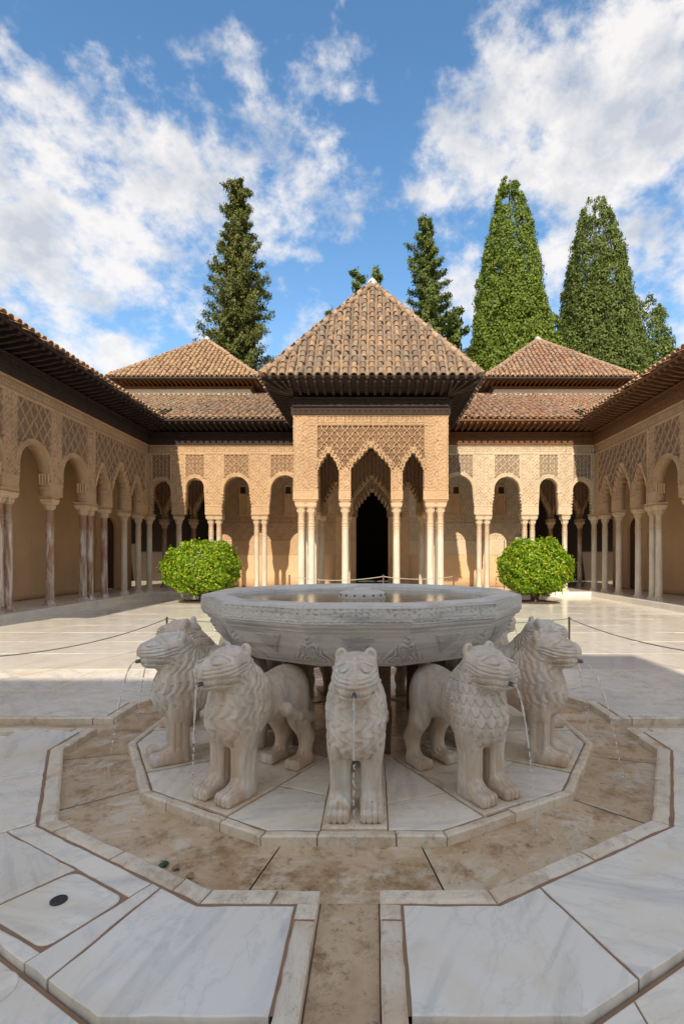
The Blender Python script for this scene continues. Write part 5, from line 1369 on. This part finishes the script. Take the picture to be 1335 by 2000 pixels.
# ------------------------------------------------------------------ conifers behind the palace
def conifer(px, py_top, Y, half_px, z_base, label, style, mat, seed, n=9000, prof=.8, size=.34, lean=0.0, px_base=None, name='cypress_tree'):
    g_ = np.random.default_rng(seed); x0, _, zt = P(px, py_top, Y); rb = half_px/F*Y; H = zt-z_base
    xb = P(px_base if px_base else px, 0, Y)[0]
    e = empty(name, (xb, Y, -.35), label=label, cat='tree', group='conifers behind the palace'); sx = (x0-xb)
    tr = MB().tube([(0, 0, 0), (sx*.3, 0, z_base+H*.2), (sx*.7, 0, z_base+H*.6), (sx*.98, 0, z_base+H*.97)], [rb*.13, rb*.10, rb*.06, .03], 8); tr.build('trunk', M['bark'], e)
    def axis(t): return sx*t
    PP = []; NN = []; TT = []
    if style == 'dense':
        nc = n//24; t = 1-np.sqrt(g_.random(nc)*.998); a = g_.random(nc)*2*pi
        R = rb*np.clip(1-t, 0, 1)**(prof-.04)*np.clip(.72+1.7*t, 0, 1)
        lum = 1+.05*np.sin(3*a+9*t+seed)+.05*np.sin(5*a-17*t+1.3*seed)+.04*np.sin(9*a+31*t); cr = np.clip(R*.20, .07, .42)*g_.uniform(.7, 1.3, nc)
        rr = np.maximum(R*lum-cr*.25, 0)*(1-.10*g_.random(nc)); C = np.stack([rr*np.cos(a)+axis(t), rr*np.sin(a), z_base+(H-.15)*t], 1)
        ci = np.repeat(np.arange(nc), 24); m = len(ci); d = g_.normal(size=(m, 3)); d /= np.linalg.norm(d, axis=1)[:, None]
        d += .55*np.stack([np.cos(a[ci]), np.sin(a[ci]), np.full(m, .5)], 1); d /= np.linalg.norm(d, axis=1)[:, None]
        PP = C[ci]+d*np.array([1, 1, 1.45])*cr[ci][:, None]*(1-.18*g_.random(m)[:, None])
        NN = d+g_.normal(size=(m, 3))*.30
        tone = np.clip(.5+g_.normal(size=nc)[ci]*.16+g_.normal(size=m)*.16, 0, 1)
    else:
        nb = int(n/150); L_ = []; tn = []
        for b in range(nb):
            t = (b+.5)/nb*.97+g_.random()*.01; t = 1-(1-t)**1.0; a = b*2.399+g_.normal()*.3
            R = rb*(1-t)**prof*g_.uniform(.50, 1.15)+.15; R *= (1.35 if g_.random() < .12 else 1)
            k = max(16, int(150*(.35+1.3*(1-t)))); s = g_.random(k)**.62
            droop = -.22*s*R+.30*R*s**3*1.2; wob = g_.normal(size=(k, 3))*(.07+.12*s*(1-s)*2)[:, None]*R*.62
            p = np.stack([R*s*cos(a)+axis(t), R*s*sin(a), z_base+H*t+droop+.02*H*s*(1-t)*g_.normal()*.6], 1)+wob
            PP.append(p); NN.append(np.stack([np.full(k, cos(a)), np.full(k, sin(a)), np.full(k, .6)], 1)+g_.normal(size=(k, 3))*.55); tn.append(np.clip(g_.normal(.5, .1)+g_.normal(size=k)*.18, 0, 1))
            if R > .8: MB
        # a filled heart of foliage
        m = int(n*.30); t = 1-np.sqrt(g_.random(m)); a = g_.random(m)*2*pi; rr = rb*(1-t)**prof*.45*g_.random(m)**.4
        PP.append(np.stack([rr*np.cos(a)+axis(t), rr*np.sin(a), z_base+H*t], 1)); NN.append(np.stack([np.cos(a), np.sin(a), np.full(m, .3)], 1)+g_.normal(size=(m, 3))*.4); tn.append(g_.random(m)*.5)
        PP = np.concatenate(PP); NN = np.concatenate(NN); tone = np.concatenate(tn)
    NN /= np.linalg.norm(NN, axis=1)[:, None]
    # every clump is three upswept sprays
    V = []; 
    NS = 2 if style == 'dense' else 3
    for k in range(NS):
        d = g_.normal(size=PP.shape)*.35*size; v, q = leaves(PP+d, NN+0*d, size*(1 if style == 'dense' else .95), .55 if style == 'dense' else .42, 0, -.9); V.append(v)
    nq = len(PP)*NS; V = np.concatenate(V); Q = np.arange(4*nq).reshape(nq, 4); tone = np.clip(np.tile(tone, NS)+g_.normal(size=nq)*.08, 0, 1)
    link(bpy.data.objects.new('crown', npmesh('crown', V, Q, mat, False, tone)), e)
    if style == 'dense':
        k = 14; MB().tube([(axis(i/k), 0, z_base+H*i/k) for i in range(k-2)], [max(.02, rb*.74*(1-i/(k-3))**prof*min(1, .72+1.7*i/k)) for i in range(k-2)], 12).build('crown_core', M['leaf_blue'], e)  # solid dark filler that blocks the view through the crown
conifer(466, 333, 34, 92, 8.5, 'tall loose olive green cypress behind the left tower', 'airy', M['leaf_airy'], 11, 32000, .60, .21)
conifer(829, 405, 36, 70, 9.0, 'dark ragged cypress just right of the pavilion roof', 'airy', M['leaf_blue'], 12, 22000, .60, .21, px_base=850)
conifer(993, 328, 38, 100, 8.0, 'tallest smooth bright green cypress, the middle one on the right', 'dense', M['leaf_dense'], 13, 74000, .62, .20, px_base=1005)
conifer(1160, 364, 40, 104, 8.0, 'broad dark green cypress at the right behind the right tower', 'dense', M['leaf_blue'], 14, 74000, .60, .20, px_base=1175)
conifer(697, 510, 42, 30, 12, 'small treetop peeping over the left slope of the pavilion roof', 'airy', M['leaf_blue'], 15, 3500, .45, .36)
conifer(733, 505, 44, 24, 12, 'small treetop directly behind the pavilion apex', 'airy', M['leaf_blue'], 16, 3000, .45, .36)
conifer(648, 585, 46, 30, 12, 'tiny green treetop low beside the pavilion hip', 'airy', M['leaf_blue'], 21, 1500, .45, .36)
conifer(1075, 590, 37, 50, 8, 'low bright green cypress between the two big ones', 'dense', M['leaf_dense'], 17, 16000, .60, .22)
conifer(885, 590, 37, 55, 8, 'low dark cypress at the foot of the ragged one', 'airy', M['leaf_blue'], 18, 6000, .5, .33)
conifer(1248, 560, 42, 92, 8, 'rounder dark green cypress right of the broad one', 'dense', M['leaf_blue'], 19, 30000, .50, .23, px_base=1250)
conifer(1296, 655, 44, 22, 8, 'smallest pointed cypress at the far right', 'dense', M['leaf_dense'], 20, 3000, .7, .34)
print('objects', len(bpy.data.objects))
